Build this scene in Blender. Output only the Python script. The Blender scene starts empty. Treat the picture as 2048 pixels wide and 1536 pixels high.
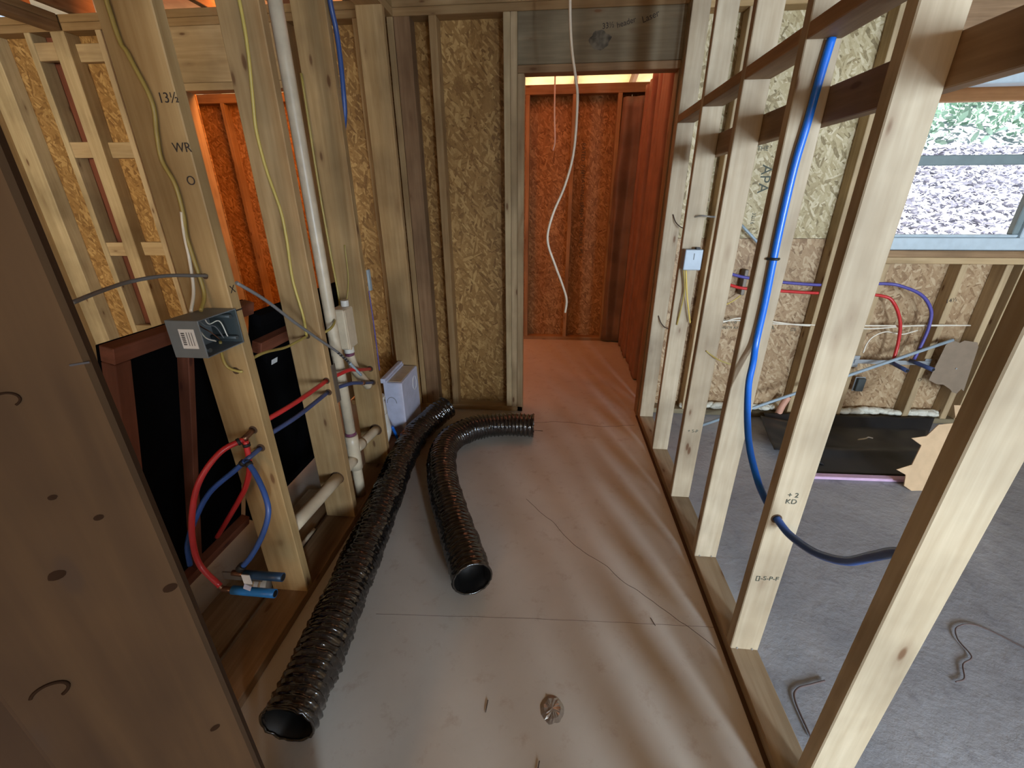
import bpy, bmesh, math, random
from mathutils import Vector, Matrix, Euler, noise
random.seed(7)
SC = bpy.context.scene
COL = SC.collection
PI = math.pi
R = math.radians

# ------------------------------------------------------------------ camera
cam = bpy.data.objects.new('camera', bpy.data.cameras.new('camera'))
COL.objects.link(cam)
cam.data.sensor_fit = 'HORIZONTAL'; cam.data.sensor_width = 36.0
cam.data.lens = 851.07 * 36 / 2048
cam.data.clip_start = 0.02; cam.data.clip_end = 200
pitch, yaw, roll = R(23.1656), R(5.5336), R(0.2466)
fw = Vector((0, math.cos(pitch), -math.sin(pitch))); rt = Vector((1, 0, 0)); dn = fw.cross(rt)
r2 = math.cos(roll)*rt + math.sin(roll)*dn; d2 = -math.sin(roll)*rt + math.cos(roll)*dn
Z = Matrix.Rotation(yaw, 3, 'Z')
r2, d2, fw = Z @ r2, Z @ d2, Z @ fw
cam.matrix_world = Matrix(((r2.x, -d2.x, -fw.x, 0), (r2.y, -d2.y, -fw.y, 0), (r2.z, -d2.z, -fw.z, 1.42), (0, 0, 0, 1)))
SC.camera = cam
SC.view_settings.view_transform = 'Standard'; SC.view_settings.look = 'None'
SC.view_settings.gamma = 1; SC.view_settings.use_curve_mapping = False
SC.view_settings.exposure = 0.0
SC.cycles.use_denoising = True
SC.cycles.max_bounces = 7; SC.cycles.diffuse_bounces = 4; SC.cycles.glossy_bounces = 3
SC.cycles.sample_clamp_indirect = 4.0

# ------------------------------------------------------------------ world + lights
w = bpy.data.worlds.new('sky'); SC.world = w; w.use_nodes = True
w.node_tree.nodes['Background'].inputs[0].default_value = (0.70, 0.85, 1.0, 1)
w.node_tree.nodes['Background'].inputs[1].default_value = 0.9

def area(name, loc, target, sx, sy, power, color):
    l = bpy.data.lights.new(name, 'AREA'); l.shape = 'RECTANGLE'; l.size = sx; l.size_y = sy
    l.energy = power; l.color = color
    o = bpy.data.objects.new(name, l); COL.objects.link(o); o.location = loc
    o.rotation_euler = (Vector(target)-Vector(loc)).to_track_quat('-Z', 'Z').to_euler()
    return o
area('daylight_rear_window_right', (1.95, -3.1, 1.35), (0.7, 0.6, 0.7), 0.18, 1.2, 225, (0.72, 0.86, 1.0))
area('daylight_rear_glass_door', (3.4, -2.9, 1.5), (2.2, 2.5, 0.8), 1.0, 1.6, 115, (0.72, 0.86, 1.0))
area('warm_hall_fill', (-0.62, -2.8, 1.7), (0.65, 1.6, 0.8), 0.5, 1.0, 24, (1.0, 0.56, 0.20))  # added orange fill for light bounced off the lumber
area('left_room_fill', (-2.0, -2.9, 1.6), (-3.0, 2.8, 1.6), 0.9, 1.2, 15, (1.0, 0.86, 0.64)).data.spread = R(50)  # warm fill added for the far left studs
area('red_room_fill', (-1.5, 3.15, 2.6), (-3.1, 4.6, 1.5), 1.0, 0.6, 46, (1.0, 0.30, 0.06))  # added lamp for the red glow
area('red_room_fill_right', (0.1, 3.75, 2.85), (0.1, 3.75, 0), 1.2, 1.1, 9, (1.0, 0.24, 0.11))  # second, weaker red lamp added over the doorway side
area('eave_ground_bounce', (-1.0, 5.6, 0.6), (-1.0, 5.6, 3.0), 5.0, 1.2, 170, (1.0, 0.86, 0.62))
sun = bpy.data.objects.new('sun', bpy.data.lights.new('sun', 'SUN')); COL.objects.link(sun)
sun.data.energy = 15; sun.data.angle = R(2); sun.data.color = (1.0, 0.97, 0.93)
sun.rotation_euler = Vector((-0.12, 0.42, -0.9)).to_track_quat('-Z', 'Y').to_euler()

# ------------------------------------------------------------------ materials
def newmat(name):
    m = bpy.data.materials.new(name); m.use_nodes = True
    nt = m.node_tree; b = nt.nodes['Principled BSDF']
    return m, nt, b
def N(nt, typ, **k):
    n = nt.nodes.new(typ)
    for a, v in k.items():
        if a.startswith('i_'):
            key = a[2:]
            key = int(key) if key.isdigit() else key
            n.inputs[key].default_value = v
        else: setattr(n, a, v)
    return n
def ramp(nt, fac, stops):
    r = nt.nodes.new('ShaderNodeValToRGB')
    e = r.color_ramp.elements
    while len(e) > 1: e.remove(e[-1])
    e[0].position = stops[0][0]; e[0].color = (*stops[0][1], 1)
    for p, c in stops[1:]:
        x = e.new(p); x.color = (*c, 1)
    nt.links.new(fac, r.inputs[0]); return r
def mix(nt, fac, a, b, mode='MIX'):
    m = nt.nodes.new('ShaderNodeMix'); m.data_type = 'RGBA'; m.blend_type = mode
    for s, v in ((m.inputs[0], fac), (m.inputs[6], a), (m.inputs[7], b)):
        if isinstance(v, (int, float)): s.default_value = v
        elif isinstance(v, tuple): s.default_value = (*v, 1)
        else: nt.links.new(v, s)
    return m.outputs[2]
def mathn(nt, op, a, b=0.0):
    m = nt.nodes.new('ShaderNodeMath'); m.operation = op
    for s, v in ((m.inputs[0], a), (m.inputs[1], b)):
        if isinstance(v, (int, float)): s.default_value = v
        else: nt.links.new(v, s)
    return m.outputs[0]
def bump(nt, b, h, strength=0.3, dist=0.002):
    n = nt.nodes.new('ShaderNodeBump'); n.inputs['Strength'].default_value = strength
    n.inputs['Distance'].default_value = dist
    nt.links.new(h, n.inputs['Height']); nt.links.new(n.outputs[0], b.inputs['Normal'])
def objcoord(nt, rnd=True):
    tc = nt.nodes.new('ShaderNodeTexCoord')
    if not rnd: return tc.outputs['Object']
    oi = nt.nodes.new('ShaderNodeObjectInfo')
    v = nt.nodes.new('ShaderNodeVectorMath'); v.operation = 'SCALE'
    c = nt.nodes.new('ShaderNodeCombineXYZ')
    nt.links.new(oi.outputs['Random'], c.inputs[0]); nt.links.new(mathn(nt, 'MULTIPLY', oi.outputs['Random'], 7.3), c.inputs[1])
    nt.links.new(mathn(nt, 'MULTIPLY', oi.outputs['Random'], 3.1), c.inputs[2])
    nt.links.new(c.outputs[0], v.inputs[0]); v.inputs['Scale'].default_value = 11.0
    a = nt.nodes.new('ShaderNodeVectorMath'); a.operation = 'ADD'
    nt.links.new(tc.outputs['Object'], a.inputs[0]); nt.links.new(v.outputs[0], a.inputs[1])
    return a.outputs[0]
def mapping(nt, vec, scale=(1, 1, 1), rot=(0, 0, 0), loc=(0, 0, 0)):
    m = nt.nodes.new('ShaderNodeMapping'); nt.links.new(vec, m.inputs[0])
    m.inputs['Scale'].default_value = scale; m.inputs['Rotation'].default_value = rot; m.inputs['Location'].default_value = loc
    return m.outputs[0]

def wood(name, axis, light, dark, knot=(0.16, 0.075, 0.03), rough=0.62, dirt=0.35):
    m, nt, b = newmat(name)
    v = objcoord(nt)
    s = [1, 1, 1]; s[axis] = 0.06
    st = mapping(nt, v, tuple(s))
    # gentle warp
    wn = N(nt, 'ShaderNodeTexNoise', i_Scale=5.0, i_Detail=2.0); nt.links.new(st, wn.inputs['Vector'])
    ad = nt.nodes.new('ShaderNodeVectorMath'); ad.operation = 'MULTIPLY_ADD'
    nt.links.new(wn.outputs['Color'], ad.inputs[0]); ad.inputs[1].default_value = (0.06, 0.06, 0.06); nt.links.new(st, ad.inputs[2])
    g = N(nt, 'ShaderNodeTexNoise', i_Scale=55.0, i_Detail=3.0, i_Roughness=0.55); nt.links.new(ad.outputs[0], g.inputs['Vector'])
    big = N(nt, 'ShaderNodeTexNoise', i_Scale=9.0, i_Detail=2.0); nt.links.new(ad.outputs[0], big.inputs['Vector'])
    f = mathn(nt, 'ADD', mathn(nt, 'MULTIPLY', g.outputs[0], 0.55), mathn(nt, 'MULTIPLY', big.outputs[0], 0.45))
    base = ramp(nt, f, [(0.36, dark), (0.52, tuple(0.5*(a+c) for a, c in zip(light, dark))), (0.64, light)]).outputs[0]
    # knots
    s2 = [14, 14, 14]; s2[axis] = 4.6
    kv = mapping(nt, v, tuple(s2))
    vo = N(nt, 'ShaderNodeTexVoronoi', i_Scale=1.0); nt.links.new(kv, vo.inputs['Vector'])
    kr = ramp(nt, vo.outputs['Distance'], [(0.0, (1, 1, 1)), (0.075, (0.9, 0.9, 0.9)), (0.12, (0.25, 0.25, 0.25)), (0.26, (0, 0, 0))]).outputs[0]
    col = mix(nt, kr, base, knot)
    # per piece value shift
    oi = nt.nodes.new('ShaderNodeObjectInfo')
    pv = ramp(nt, oi.outputs['Random'], [(0.0, (0.80, 0.77, 0.74)), (0.5, (1, 1, 1)), (1.0, (0.92, 0.93, 0.86))]).outputs[0]
    col = mix(nt, 1.0, col, pv, 'MULTIPLY')
    dn_ = N(nt, 'ShaderNodeTexNoise', i_Scale=3.0, i_Detail=4.0); nt.links.new(v, dn_.inputs['Vector'])
    dr = ramp(nt, dn_.outputs[0], [(0.42, (1, 1, 1)), (0.7, (1-dirt, 1-dirt*1.05, 1-dirt*1.1))]).outputs[0]
    col = mix(nt, 1.0, col, dr, 'MULTIPLY')
    nt.links.new(col, b.inputs['Base Color']); b.inputs['Roughness'].default_value = rough
    b.inputs['Specular IOR Level'].default_value = 0.3
    bump(nt, b, g.outputs[0], 0.25, 0.001)
    return m
PL, PD = (0.50, 0.335, 0.165), (0.35, 0.215, 0.092)
WX, WY, WZ = [wood('pine_'+n, i, PL, PD) for i, n in enumerate(('across', 'along', 'upright'))]
WLZ = wood('pale_pine_upright', 2, (0.62, 0.48, 0.29), (0.46, 0.335, 0.185))
WLX = wood('pale_pine_across', 0, (0.62, 0.46, 0.26), (0.46, 0.32, 0.165))
WRZ = wood('grey_pine_upright', 2, (0.55, 0.47, 0.34), (0.41, 0.33, 0.22))
WBX, WBY, WBZ = [wood('aged_pine_'+n, i, (0.42, 0.27, 0.15), (0.26, 0.155, 0.08)) for i, n in enumerate(('across', 'along', 'upright'))]
WG = wood('grey_pine_across', 0, (0.27, 0.22, 0.14), (0.18, 0.14, 0.085))
WSY = wood('sill_plate_along', 1, (0.47, 0.38, 0.26), (0.34, 0.25, 0.155))
WDY = wood('dark_red_lumber', 1, (0.30, 0.10, 0.055), (0.19, 0.06, 0.03), knot=(0.1, 0.03, 0.02))
WDZ = wood('dark_red_lumber_upright', 2, (0.30, 0.10, 0.055), (0.19, 0.06, 0.03), knot=(0.1, 0.03, 0.02))

def osb(name, cols, axis=1, rough=0.55, grime=0.0):
    """strand board: voronoi strands at several rotations about the board normal (axis)"""
    m, nt, b = newmat(name)
    v = objcoord(nt)
    outs, hs = [], []
    for k, (ang, sc) in enumerate(((20, 62), (-38, 74), (80, 66), (128, 80))):
        rot = [0, 0, 0]; rot[axis] = R(ang)
        s = [sc, sc, sc]; s[0 if axis != 0 else 1] = sc*0.26; s[axis] = 1.0
        r1 = mapping(nt, v, rot=tuple(rot), loc=(k*3.7, k*1.3, k*2.9))
        mp = mapping(nt, r1, tuple(s))
        vo = N(nt, 'ShaderNodeTexVoronoi', i_Scale=1.0); nt.links.new(mp, vo.inputs['Vector'])
        sep = nt.nodes.new('ShaderNodeSeparateColor'); nt.links.new(vo.outputs['Color'], sep.inputs[0])
        outs.append(sep.outputs); hs.append(vo.outputs['Distance'])
    def pick(sel, thr, a, bb):
        f = mathn(nt, 'GREATER_THAN', sel, thr)
        mm = nt.nodes.new('ShaderNodeMix'); nt.links.new(f, mm.inputs[0]); nt.links.new(bb, mm.inputs[2]); nt.links.new(a, mm.inputs[3])
        return mm.outputs[0]
    t = pick(outs[0][0], 0.55, outs[0][1], outs[1][1])
    t = pick(outs[2][0], 0.62, outs[2][1], t)
    t = pick(outs[3][0], 0.70, outs[3][1], t)
    n = N(nt, 'ShaderNodeTexNoise', i_Scale=90.0, i_Detail=3.0); nt.links.new(v, n.inputs['Vector'])
    t2 = mathn(nt, 'ADD', mathn(nt, 'MULTIPLY', t, 0.72), mathn(nt, 'MULTIPLY', n.outputs[0], 0.28))
    c = ramp(nt, t2, [(0.12, cols[0]), (0.30, cols[1]), (0.58, cols[2]), (0.85, cols[3])]).outputs[0]
    big = N(nt, 'ShaderNodeTexNoise', i_Scale=1.6, i_Detail=3.0); nt.links.new(v, big.inputs['Vector'])
    c = mix(nt, 1.0, c, ramp(nt, big.outputs[0], [(0.3, (0.86, 0.84, 0.8)), (0.65, (1.05, 1.03, 1.0))]).outputs[0], 'MULTIPLY')
    nt.links.new(c, b.inputs['Base Color']); b.inputs['Roughness'].default_value = rough
    b.inputs['Specular IOR Level'].default_value = 0.35
    bump(nt, b, t2, 0.45, 0.002)
    return m
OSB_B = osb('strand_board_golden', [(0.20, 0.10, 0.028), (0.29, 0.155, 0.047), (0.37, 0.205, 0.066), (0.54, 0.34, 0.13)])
OSB_P = osb('strand_board_pale', [(0.20, 0.15, 0.07), (0.40, 0.32, 0.17), (0.50, 0.42, 0.25), (0.66, 0.58, 0.40)])
OSB_M = osb('strand_board_tan', [(0.22, 0.13, 0.065), (0.34, 0.22, 0.12), (0.42, 0.29, 0.165), (0.54, 0.41, 0.26)])
OSB_S = osb('strand_board_side', [(0.22, 0.12, 0.05), (0.38, 0.22, 0.09), (0.50, 0.31, 0.14), (0.66, 0.46, 0.25)], axis=0)

def plain(name, color, rough=0.5, metal=0.0, spec=0.5, noise_amt=0.0, nscale=20, bmp=0.0, coat=0.0):
    m, nt, b = newmat(name)
    b.inputs['Base Color'].default_value = (*color, 1); b.inputs['Roughness'].default_value = rough
    b.inputs['Metallic'].default_value = metal; b.inputs['Specular IOR Level'].default_value = spec
    b.inputs['Coat Weight'].default_value = coat
    v = objcoord(nt, False)
    n = N(nt, 'ShaderNodeTexNoise', i_Scale=float(nscale), i_Detail=3.0); nt.links.new(v, n.inputs['Vector'])
    a = max(noise_amt, 0.06)
    c = ramp(nt, n.outputs[0], [(0.35, tuple(x*(1-a) for x in color)), (0.65, tuple(min(1, x*(1+a)) for x in color))]).outputs[0]
    nt.links.new(c, b.inputs['Base Color'])
    if bmp: bump(nt, b, n.outputs[0], bmp, 0.003)
    return m
M = {}
M['duct'] = plain('black_duct_film', (0.010, 0.008, 0.007), 0.16, spec=0.9, bmp=0.7, nscale=45, coat=0.6)
M['ductin'] = plain('duct_lining', (0.006, 0.006, 0.006), 0.5)
M['pvc'] = plain('cream_pvc', (0.62, 0.51, 0.36), 0.35, noise_amt=0.08)
M['pvcw'] = plain('white_pvc', (0.66, 0.62, 0.55), 0.35)
M['primer'] = plain('purple_primer', (0.17, 0.05, 0.09), 0.5)
M['white'] = plain('white_plastic', (0.62, 0.64, 0.80), 0.35)
M['whitepaper'] = plain('white_paper', (0.75, 0.75, 0.74), 0.6)
M['red'] = plain('red_pex', (0.55, 0.03, 0.03), 0.3)
M['blue'] = plain('blue_pex', (0.012, 0.14, 0.62), 0.28)
M['slate'] = plain('slate_blue_pex', (0.05, 0.075, 0.18), 0.35)
M['navy'] = plain('navy_pex', (0.035, 0.09, 0.30), 0.35)
M['violet'] = plain('violet_blue_pex', (0.09, 0.08, 0.32), 0.35)
M['stub'] = plain('blue_stub_sleeve', (0.02, 0.20, 0.58), 0.4)
M['stubd'] = plain('dark_blue_stub_sleeve', (0.015, 0.05, 0.11), 0.4)
M['copper'] = plain('dull_copper_ring', (0.20, 0.10, 0.06), 0.35, metal=0.8)
M['steel'] = plain('galvanised_steel', (0.45, 0.48, 0.50), 0.4, metal=0.7)
M['plate'] = plain('dull_nail_plate', (0.16, 0.13, 0.10), 0.5, metal=0.3)
M['yellow'] = plain('yellow_cable_jacket', (0.58, 0.43, 0.10), 0.4)
M['olive'] = plain('olive_cable_jacket', (0.36, 0.27, 0.07), 0.4)
M['wcable'] = plain('white_cable_jacket', (0.80, 0.74, 0.62), 0.4)
M['gcable'] = plain('grey_cable_jacket', (0.17, 0.17, 0.17), 0.45)
M['black'] = plain('black_ink', (0.012, 0.012, 0.012), 0.6)
M['ink'] = plain('dark_stamp_ink', (0.06, 0.07, 0.05), 0.7)
M['box'] = plain('grey_box_plastic', (0.16, 0.18, 0.19), 0.45)
M['boxin'] = plain('dark_box_inside', (0.05, 0.06, 0.06), 0.5)
M['lbox'] = plain('light_blue_grey_box', (0.30, 0.37, 0.44), 0.4)
M['blackfelt'] = plain('black_sheathing_felt', (0.003, 0.003, 0.0035), 0.95, spec=0.05)
M['membrane'] = plain('black_rubber_membrane', (0.014, 0.016, 0.019), 0.42, bmp=0.5, nscale=7)
M['foam'] = plain('cream_spray_foam', (0.66, 0.64, 0.54), 0.6, bmp=0.8, nscale=80)
M['pink'] = plain('lilac_foam_edge', (0.62, 0.42, 0.60), 0.6)
M['card'] = plain('beige_card', (0.55, 0.38, 0.22), 0.7)
M['carddark'] = plain('brown_card', (0.23, 0.17, 0.115), 0.7)
M['vinyl'] = plain('white_vinyl_frame', (0.50, 0.60, 0.66), 0.35)
M['vinyld'] = plain('grey_vinyl_rail', (0.20, 0.26, 0.27), 0.4)
M['porch'] = wood('orange_lit_porch_board', 0, (0.80, 0.40, 0.17), (0.66, 0.29, 0.11))  # orange light on the board is put into its colour
M['conduit'] = plain('blue_grey_conduit', (0.32, 0.40, 0.46), 0.4)
M['cord'] = plain('brown_cord', (0.12, 0.085, 0.08), 0.8)
M['foil'] = plain('crumpled_foil', (0.42, 0.38, 0.34), 0.28, metal=0.7, bmp=0.8, nscale=60)
M['kraft'] = plain('kraft_insulation_facing', (0.33, 0.17, 0.11), 0.7, noise_amt=0.12, nscale=9, bmp=0.6)
M['kraftd'] = plain('brown_kraft_facing', (0.20, 0.13, 0.085), 0.5, noise_amt=0.2, nscale=5, bmp=0.3)
M['deck'] = plain('plywood_roof_deck', (0.72, 0.55, 0.30), 0.7, noise_amt=0.15, nscale=6)
M['roofdark'] = plain('rafter_lumber', (0.18, 0.09, 0.045), 0.7)
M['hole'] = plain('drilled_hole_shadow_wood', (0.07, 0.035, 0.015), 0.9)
M['soot'] = plain('hose_brown_lining', (0.05, 0.028, 0.02), 0.5)
M['pencil'] = plain('black_marker', (0.02, 0.012, 0.01), 0.7)

def concrete(name, c1, c2, rough, stain, bmpv, rs=(0.3, 0.55)):
    m, nt, b = newmat(name)
    v = objcoord(nt, False)
    n1 = N(nt, 'ShaderNodeTexNoise', i_Scale=1.3, i_Detail=6.0, i_Roughness=0.6, i_Distortion=0.6); nt.links.new(v, n1.inputs['Vector'])
    c = ramp(nt, n1.outputs[0], [(0.3, c1), (0.68, c2)]).outputs[0]
    n2 = N(nt, 'ShaderNodeTexNoise', i_Scale=14.0, i_Detail=6.0, i_Roughness=0.7); nt.links.new(v, n2.inputs['Vector'])
    c = mix(nt, ramp(nt, n2.outputs[0], [(0.56, (0, 0, 0)), (0.74, (0.55, 0.55, 0.55))]).outputs[0], c, stain)
    # hairline cracks
    wv = nt.nodes.new('ShaderNodeVectorMath'); wv.operation = 'MULTIPLY_ADD'
    n4 = N(nt, 'ShaderNodeTexNoise', i_Scale=2.5, i_Detail=4.0); nt.links.new(v, n4.inputs['Vector'])
    nt.links.new(n4.outputs['Color'], wv.inputs[0]); wv.inputs[1].default_value = (0.5, 0.5, 0.5); nt.links.new(v, wv.inputs[2])
    vo = N(nt, 'ShaderNodeTexVoronoi', feature='DISTANCE_TO_EDGE', i_Scale=0.38); nt.links.new(wv.outputs[0], vo.inputs['Vector'])
    ck = ramp(nt, vo.outputs['Distance'], [(0.0, (0.5, 0.5, 0.5)), (0.0014, (0, 0, 0))]).outputs[0]
    nt.links.new(c, b.inputs['Base Color'])
    n3 = N(nt, 'ShaderNodeTexNoise', i_Scale=45.0, i_Detail=5.0); nt.links.new(v, n3.inputs['Vector'])
    rr = ramp(nt, n2.outputs[0], [(0.3, (rs[0],)*3), (0.7, (rs[1],)*3)]).outputs[0]
    nt.links.new(rr, b.inputs['Roughness'])
    h = mathn(nt, 'ADD', mathn(nt, 'MULTIPLY', n2.outputs[0], 1.0), mathn(nt, 'MULTIPLY', n3.outputs[0], 0.3))
    bump(nt, b, h, bmpv, 0.004)
    return m
FLOOR_H = concrete('sealed_slab', (0.46, 0.415, 0.355), (0.57, 0.525, 0.46), 0.4, (0.36, 0.26, 0.19), 0.06, (0.34, 0.5))
FLOOR_R = concrete('rough_slab', (0.19, 0.195, 0.22), (0.40, 0.41, 0.44), 0.6, (0.12, 0.115, 0.13), 1.2, (0.4, 0.7))

# ------------------------------------------------------------------ helpers
def link(name, me, mat, parent=None, loc=(0, 0, 0), rot=(0, 0, 0), smooth=False):
    o = bpy.data.objects.new(name, me); COL.objects.link(o)
    o.location = loc; o.rotation_euler = rot
    if mat and not me.materials: me.materials.append(mat)
    if smooth: me.polygons.foreach_set('use_smooth', [True]*len(me.polygons))
    if parent is not None: o.parent = parent; o.matrix_parent_inverse = parent.matrix_world.inverted() if False else Matrix.Translation(-Vector(parent.location)) if parent.rotation_euler == Euler((0, 0, 0)) else parent.matrix_basis.inverted()
    return o
def tomesh(bm, name):
    me = bpy.data.meshes.new(name); bm.normal_update(); bm.to_mesh(me); bm.free(); return me
def tag(o, label, cat, group=None, kind=None):
    o['label'] = label; o['category'] = cat
    if group: o['group'] = group
    if kind: o['kind'] = kind
    return o
def empty(name, loc=(0, 0, 0)):
    o = bpy.data.objects.new(name, None); COL.objects.link(o); o.location = loc; o.empty_display_size = 0.1
    return o
def thing(name, label, cat, loc=(0, 0, 0), group=None):
    return tag(empty(name, loc), label, cat, group)
def structure(name):
    o = empty(name); o['kind'] = 'structure'; return o
_cache = {}
def boxmesh(dx, dy, dz, mat, bev=0.0025):
    key = (round(dx, 4), round(dy, 4), round(dz, 4), mat.name, bev)
    if key in _cache: return _cache[key]
    bm = bmesh.new(); bmesh.ops.create_cube(bm, size=1.0)
    for v in bm.verts: v.co = (v.co.x*dx, v.co.y*dy, v.co.z*dz)
    if bev: bmesh.ops.bevel(bm, geom=list(bm.edges), offset=min(bev, min(dx, dy, dz)*0.3), segments=1, affect='EDGES', profile=0.6)
    me = tomesh(bm, 'block_mesh'); me.materials.append(mat); _cache[key] = me
    return me
def box(name, x0, x1, y0, y1, z0, z1, mat, parent=None, bev=0.0025, rot=(0, 0, 0)):
    me = boxmesh(x1-x0, y1-y0, z1-z0, mat, bev)
    return link(name, me, None, parent, ((x0+x1)/2, (y0+y1)/2, (z0+z1)/2), rot)
def catmull(pts, n=8):
    P = [Vector(p) for p in pts]
    if len(P) < 3:
        return [P[0].lerp(P[-1], i/ n) for i in range(n+1)]
    P = [P[0]*2-P[1]] + P + [P[-1]*2-P[-2]]
    out = []
    for i in range(1, len(P)-2):
        a, b, c, d = P[i-1:i+3]
        for k in range(n):
            t = k/n
            out.append(0.5*((2*b)+(-a+c)*t+(2*a-5*b+4*c-d)*t*t+(-a+3*b-3*c+d)*t**3))
    out.append(P[-2]); return out
def tubebm(bm, path, r, seg=10, caps=True, squash=1.0):
    up = None; rings = []
    n = len(path)
    for i, p in enumerate(path):
        t = (path[min(i+1, n-1)]-path[max(i-1, 0)]).normalized()
        if up is None:
            up = Vector((0, 0, 1)) if abs(t.z) < 0.9 else Vector((1, 0, 0))
        s = t.cross(up).normalized(); up = s.cross(t).normalized()
        rr = r(i/(n-1)) if callable(r) else r
        rings.append([bm.verts.new(p + s*math.cos(2*PI*k/seg)*rr + up*math.sin(2*PI*k/seg)*rr*squash) for k in range(seg)])
    for a, b in zip(rings, rings[1:]):
        for k in range(seg):
            f = bm.faces.new((a[k], a[(k+1) % seg], b[(k+1) % seg], b[k])); f.smooth = True
    if caps:
        bm.faces.new(rings[0][::-1]); bm.faces.new(rings[-1])
    return rings
def tube(name, pts, r, mat, parent=None, seg=10, n=8, label=None, cat=None, group=None, squash=1.0, caps=True):
    bm = bmesh.new(); tubebm(bm, catmull(pts, n), r, seg, caps, squash)
    bmesh.ops.recalc_face_normals(bm, faces=bm.faces)
    o = link(name, tomesh(bm, name), mat, parent)
    if label: tag(o, label, cat, group)
    return o
def polyplate(name, pts, thick, mat, origin, ux, uy, parent=None):
    """flat outline pts (u,v) extruded; ux,uy plane axes"""
    ux, uy = Vector(ux), Vector(uy); nrm = ux.cross(uy).normalized(); O = Vector(origin)
    bm = bmesh.new()
    A = [bm.verts.new(O+ux*u+uy*v) for u, v in pts]; B = [bm.verts.new(O+ux*u+uy*v+nrm*thick) for u, v in pts]
    bm.faces.new(A[::-1]); bm.faces.new(B)
    for i in range(len(A)):
        j = (i+1) % len(A); bm.faces.new((A[i], A[j], B[j], B[i]))
    bmesh.ops.recalc_face_normals(bm, faces=bm.faces)
    return link(name, tomesh(bm, name), mat, parent)
def text(name, s, size, loc, ux, uy, mat, parent, extr=0.0003):
    cu = bpy.data.curves.new(name, 'FONT'); cu.body = s; cu.size = size; cu.extrude = extr; cu.align_x = 'CENTER'; cu.align_y = 'CENTER'
    cu.materials.append(mat)
    ux, uy = Vector(ux).normalized(), Vector(uy).normalized(); nz = ux.cross(uy).normalized(); uy = nz.cross(ux)
    o = bpy.data.objects.new(name, cu); COL.objects.link(o)
    m = Matrix((ux, uy, nz)).transposed().to_4x4(); m.translation = Vector(loc)
    if parent is not None:
        o.parent = parent; o.matrix_parent_inverse = parent.matrix_basis.inverted()
    o.matrix_basis = m
    return o
def hole(parent, loc, axis, r=0.013):
    """thin dark disc painting the shade of a bored hole onto the face"""
    bm = bmesh.new(); bmesh.ops.create_cone(bm, cap_ends=True, segments=14, radius1=r, radius2=r, depth=0.002)
    rot = {'x': (0, R(90), 0), 'y': (R(90), 0, 0), 'z': (0, 0, 0)}[axis]
    return link('hole_shade_disc', tomesh(bm, 'hole_shade_disc'), M['hole'], parent, loc, rot)

# ------------------------------------------------------------------ floor, ceiling
fl = box('floor', -4.2, 0.70, -3.4, 4.8, -0.12, 0.0, FLOOR_H, bev=0); fl['kind'] = 'structure'
fx = box('floor', 0.70, 0.93, 3.1, 4.8, -0.12, 0.0, FLOOR_H, bev=0); fx['kind'] = 'structure'
fr = box('floor', 0.70, 4.4, -3.4, 3.1, -0.12, -0.002, FLOOR_R, bev=0); fr['kind'] = 'structure'
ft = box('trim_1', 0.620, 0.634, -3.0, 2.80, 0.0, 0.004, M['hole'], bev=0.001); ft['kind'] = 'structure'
ce = structure('ceiling')
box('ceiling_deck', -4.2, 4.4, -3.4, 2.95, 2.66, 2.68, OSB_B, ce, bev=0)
for i in range(21):
    x = -4.0+i*0.406
    box('joist', x-0.019, x+0.019, -3.4, 2.95, 2.415, 2.655, WBY, ce)

ZT = 2.337
# ------------------------------------------------------------------ right stud wall
wr = structure('wall_right')
X0, X1 = 0.633, 0.722
box('sole_plate', X0, X1, -3.0, 2.80, 0.0, 0.038, WSY, wr)
box('top_plate', X0, X1, -3.0, 2.80, ZT, ZT+0.038, WY, wr); box('top_plate', X0, X1, -3.0, 2.95, ZT+0.039, ZT+0.077, WY, wr)
rs = [-2.6, -2.2, -1.8, -1.4, -1.0, -0.6, -0.19, 0.21, 0.618, 1.030, 1.436, 1.835, 2.290, 2.72, 2.762]
rstuds = []
for y in rs:
    rstuds.append(box('stud', X0, X1, y, y+0.038, 0.038, ZT, WRZ, wr))
rb = [r for r in rs if r != 2.762]
for a, b_ in zip(rb, rb[1:]):
    if a == 2.72: continue
    box('blocking', X0, X1, a+0.038, b_, 1.805, 1.843, WBY, wr)
box('ledger_board', 0.7225, 0.76, -1.2, 2.60, 1.613, 1.703, WBY, wr)
# lumber stamps
text('lumber_stamp', '[]-S-P-F', 0.022, (0.68, 1.029, 0.36), (1, 0, 0.02), (0, 0, 1), M['ink'], rstuds[9])
text('lumber_stamp', '+ 2\nKD', 0.022, (0.68, 1.029, 0.66), (1, 0, 0), (0, 0, 1), M['ink'], rstuds[9])
text('lumber_stamp', '+ S-P', 0.022, (0.68, 1.834, 0.42), (1, 0, 0), (0, 0, 1), M['ink'], rstuds[11])
for sy in (1.030, 1.436, 0.618):
    for dx in (0.02, 0.068):
        bm = bmesh.new(); bmesh.ops.create_icosphere(bm, subdivisions=1, radius=0.0035)
        link('nail_head', tomesh(bm, 'nail_head'), M['steel'], wr, (X0+dx, sy-0.002, 0.045))
hole(rstuds[9], (0.655, 1.0295, 0.588), 'y', 0.015)

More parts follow.
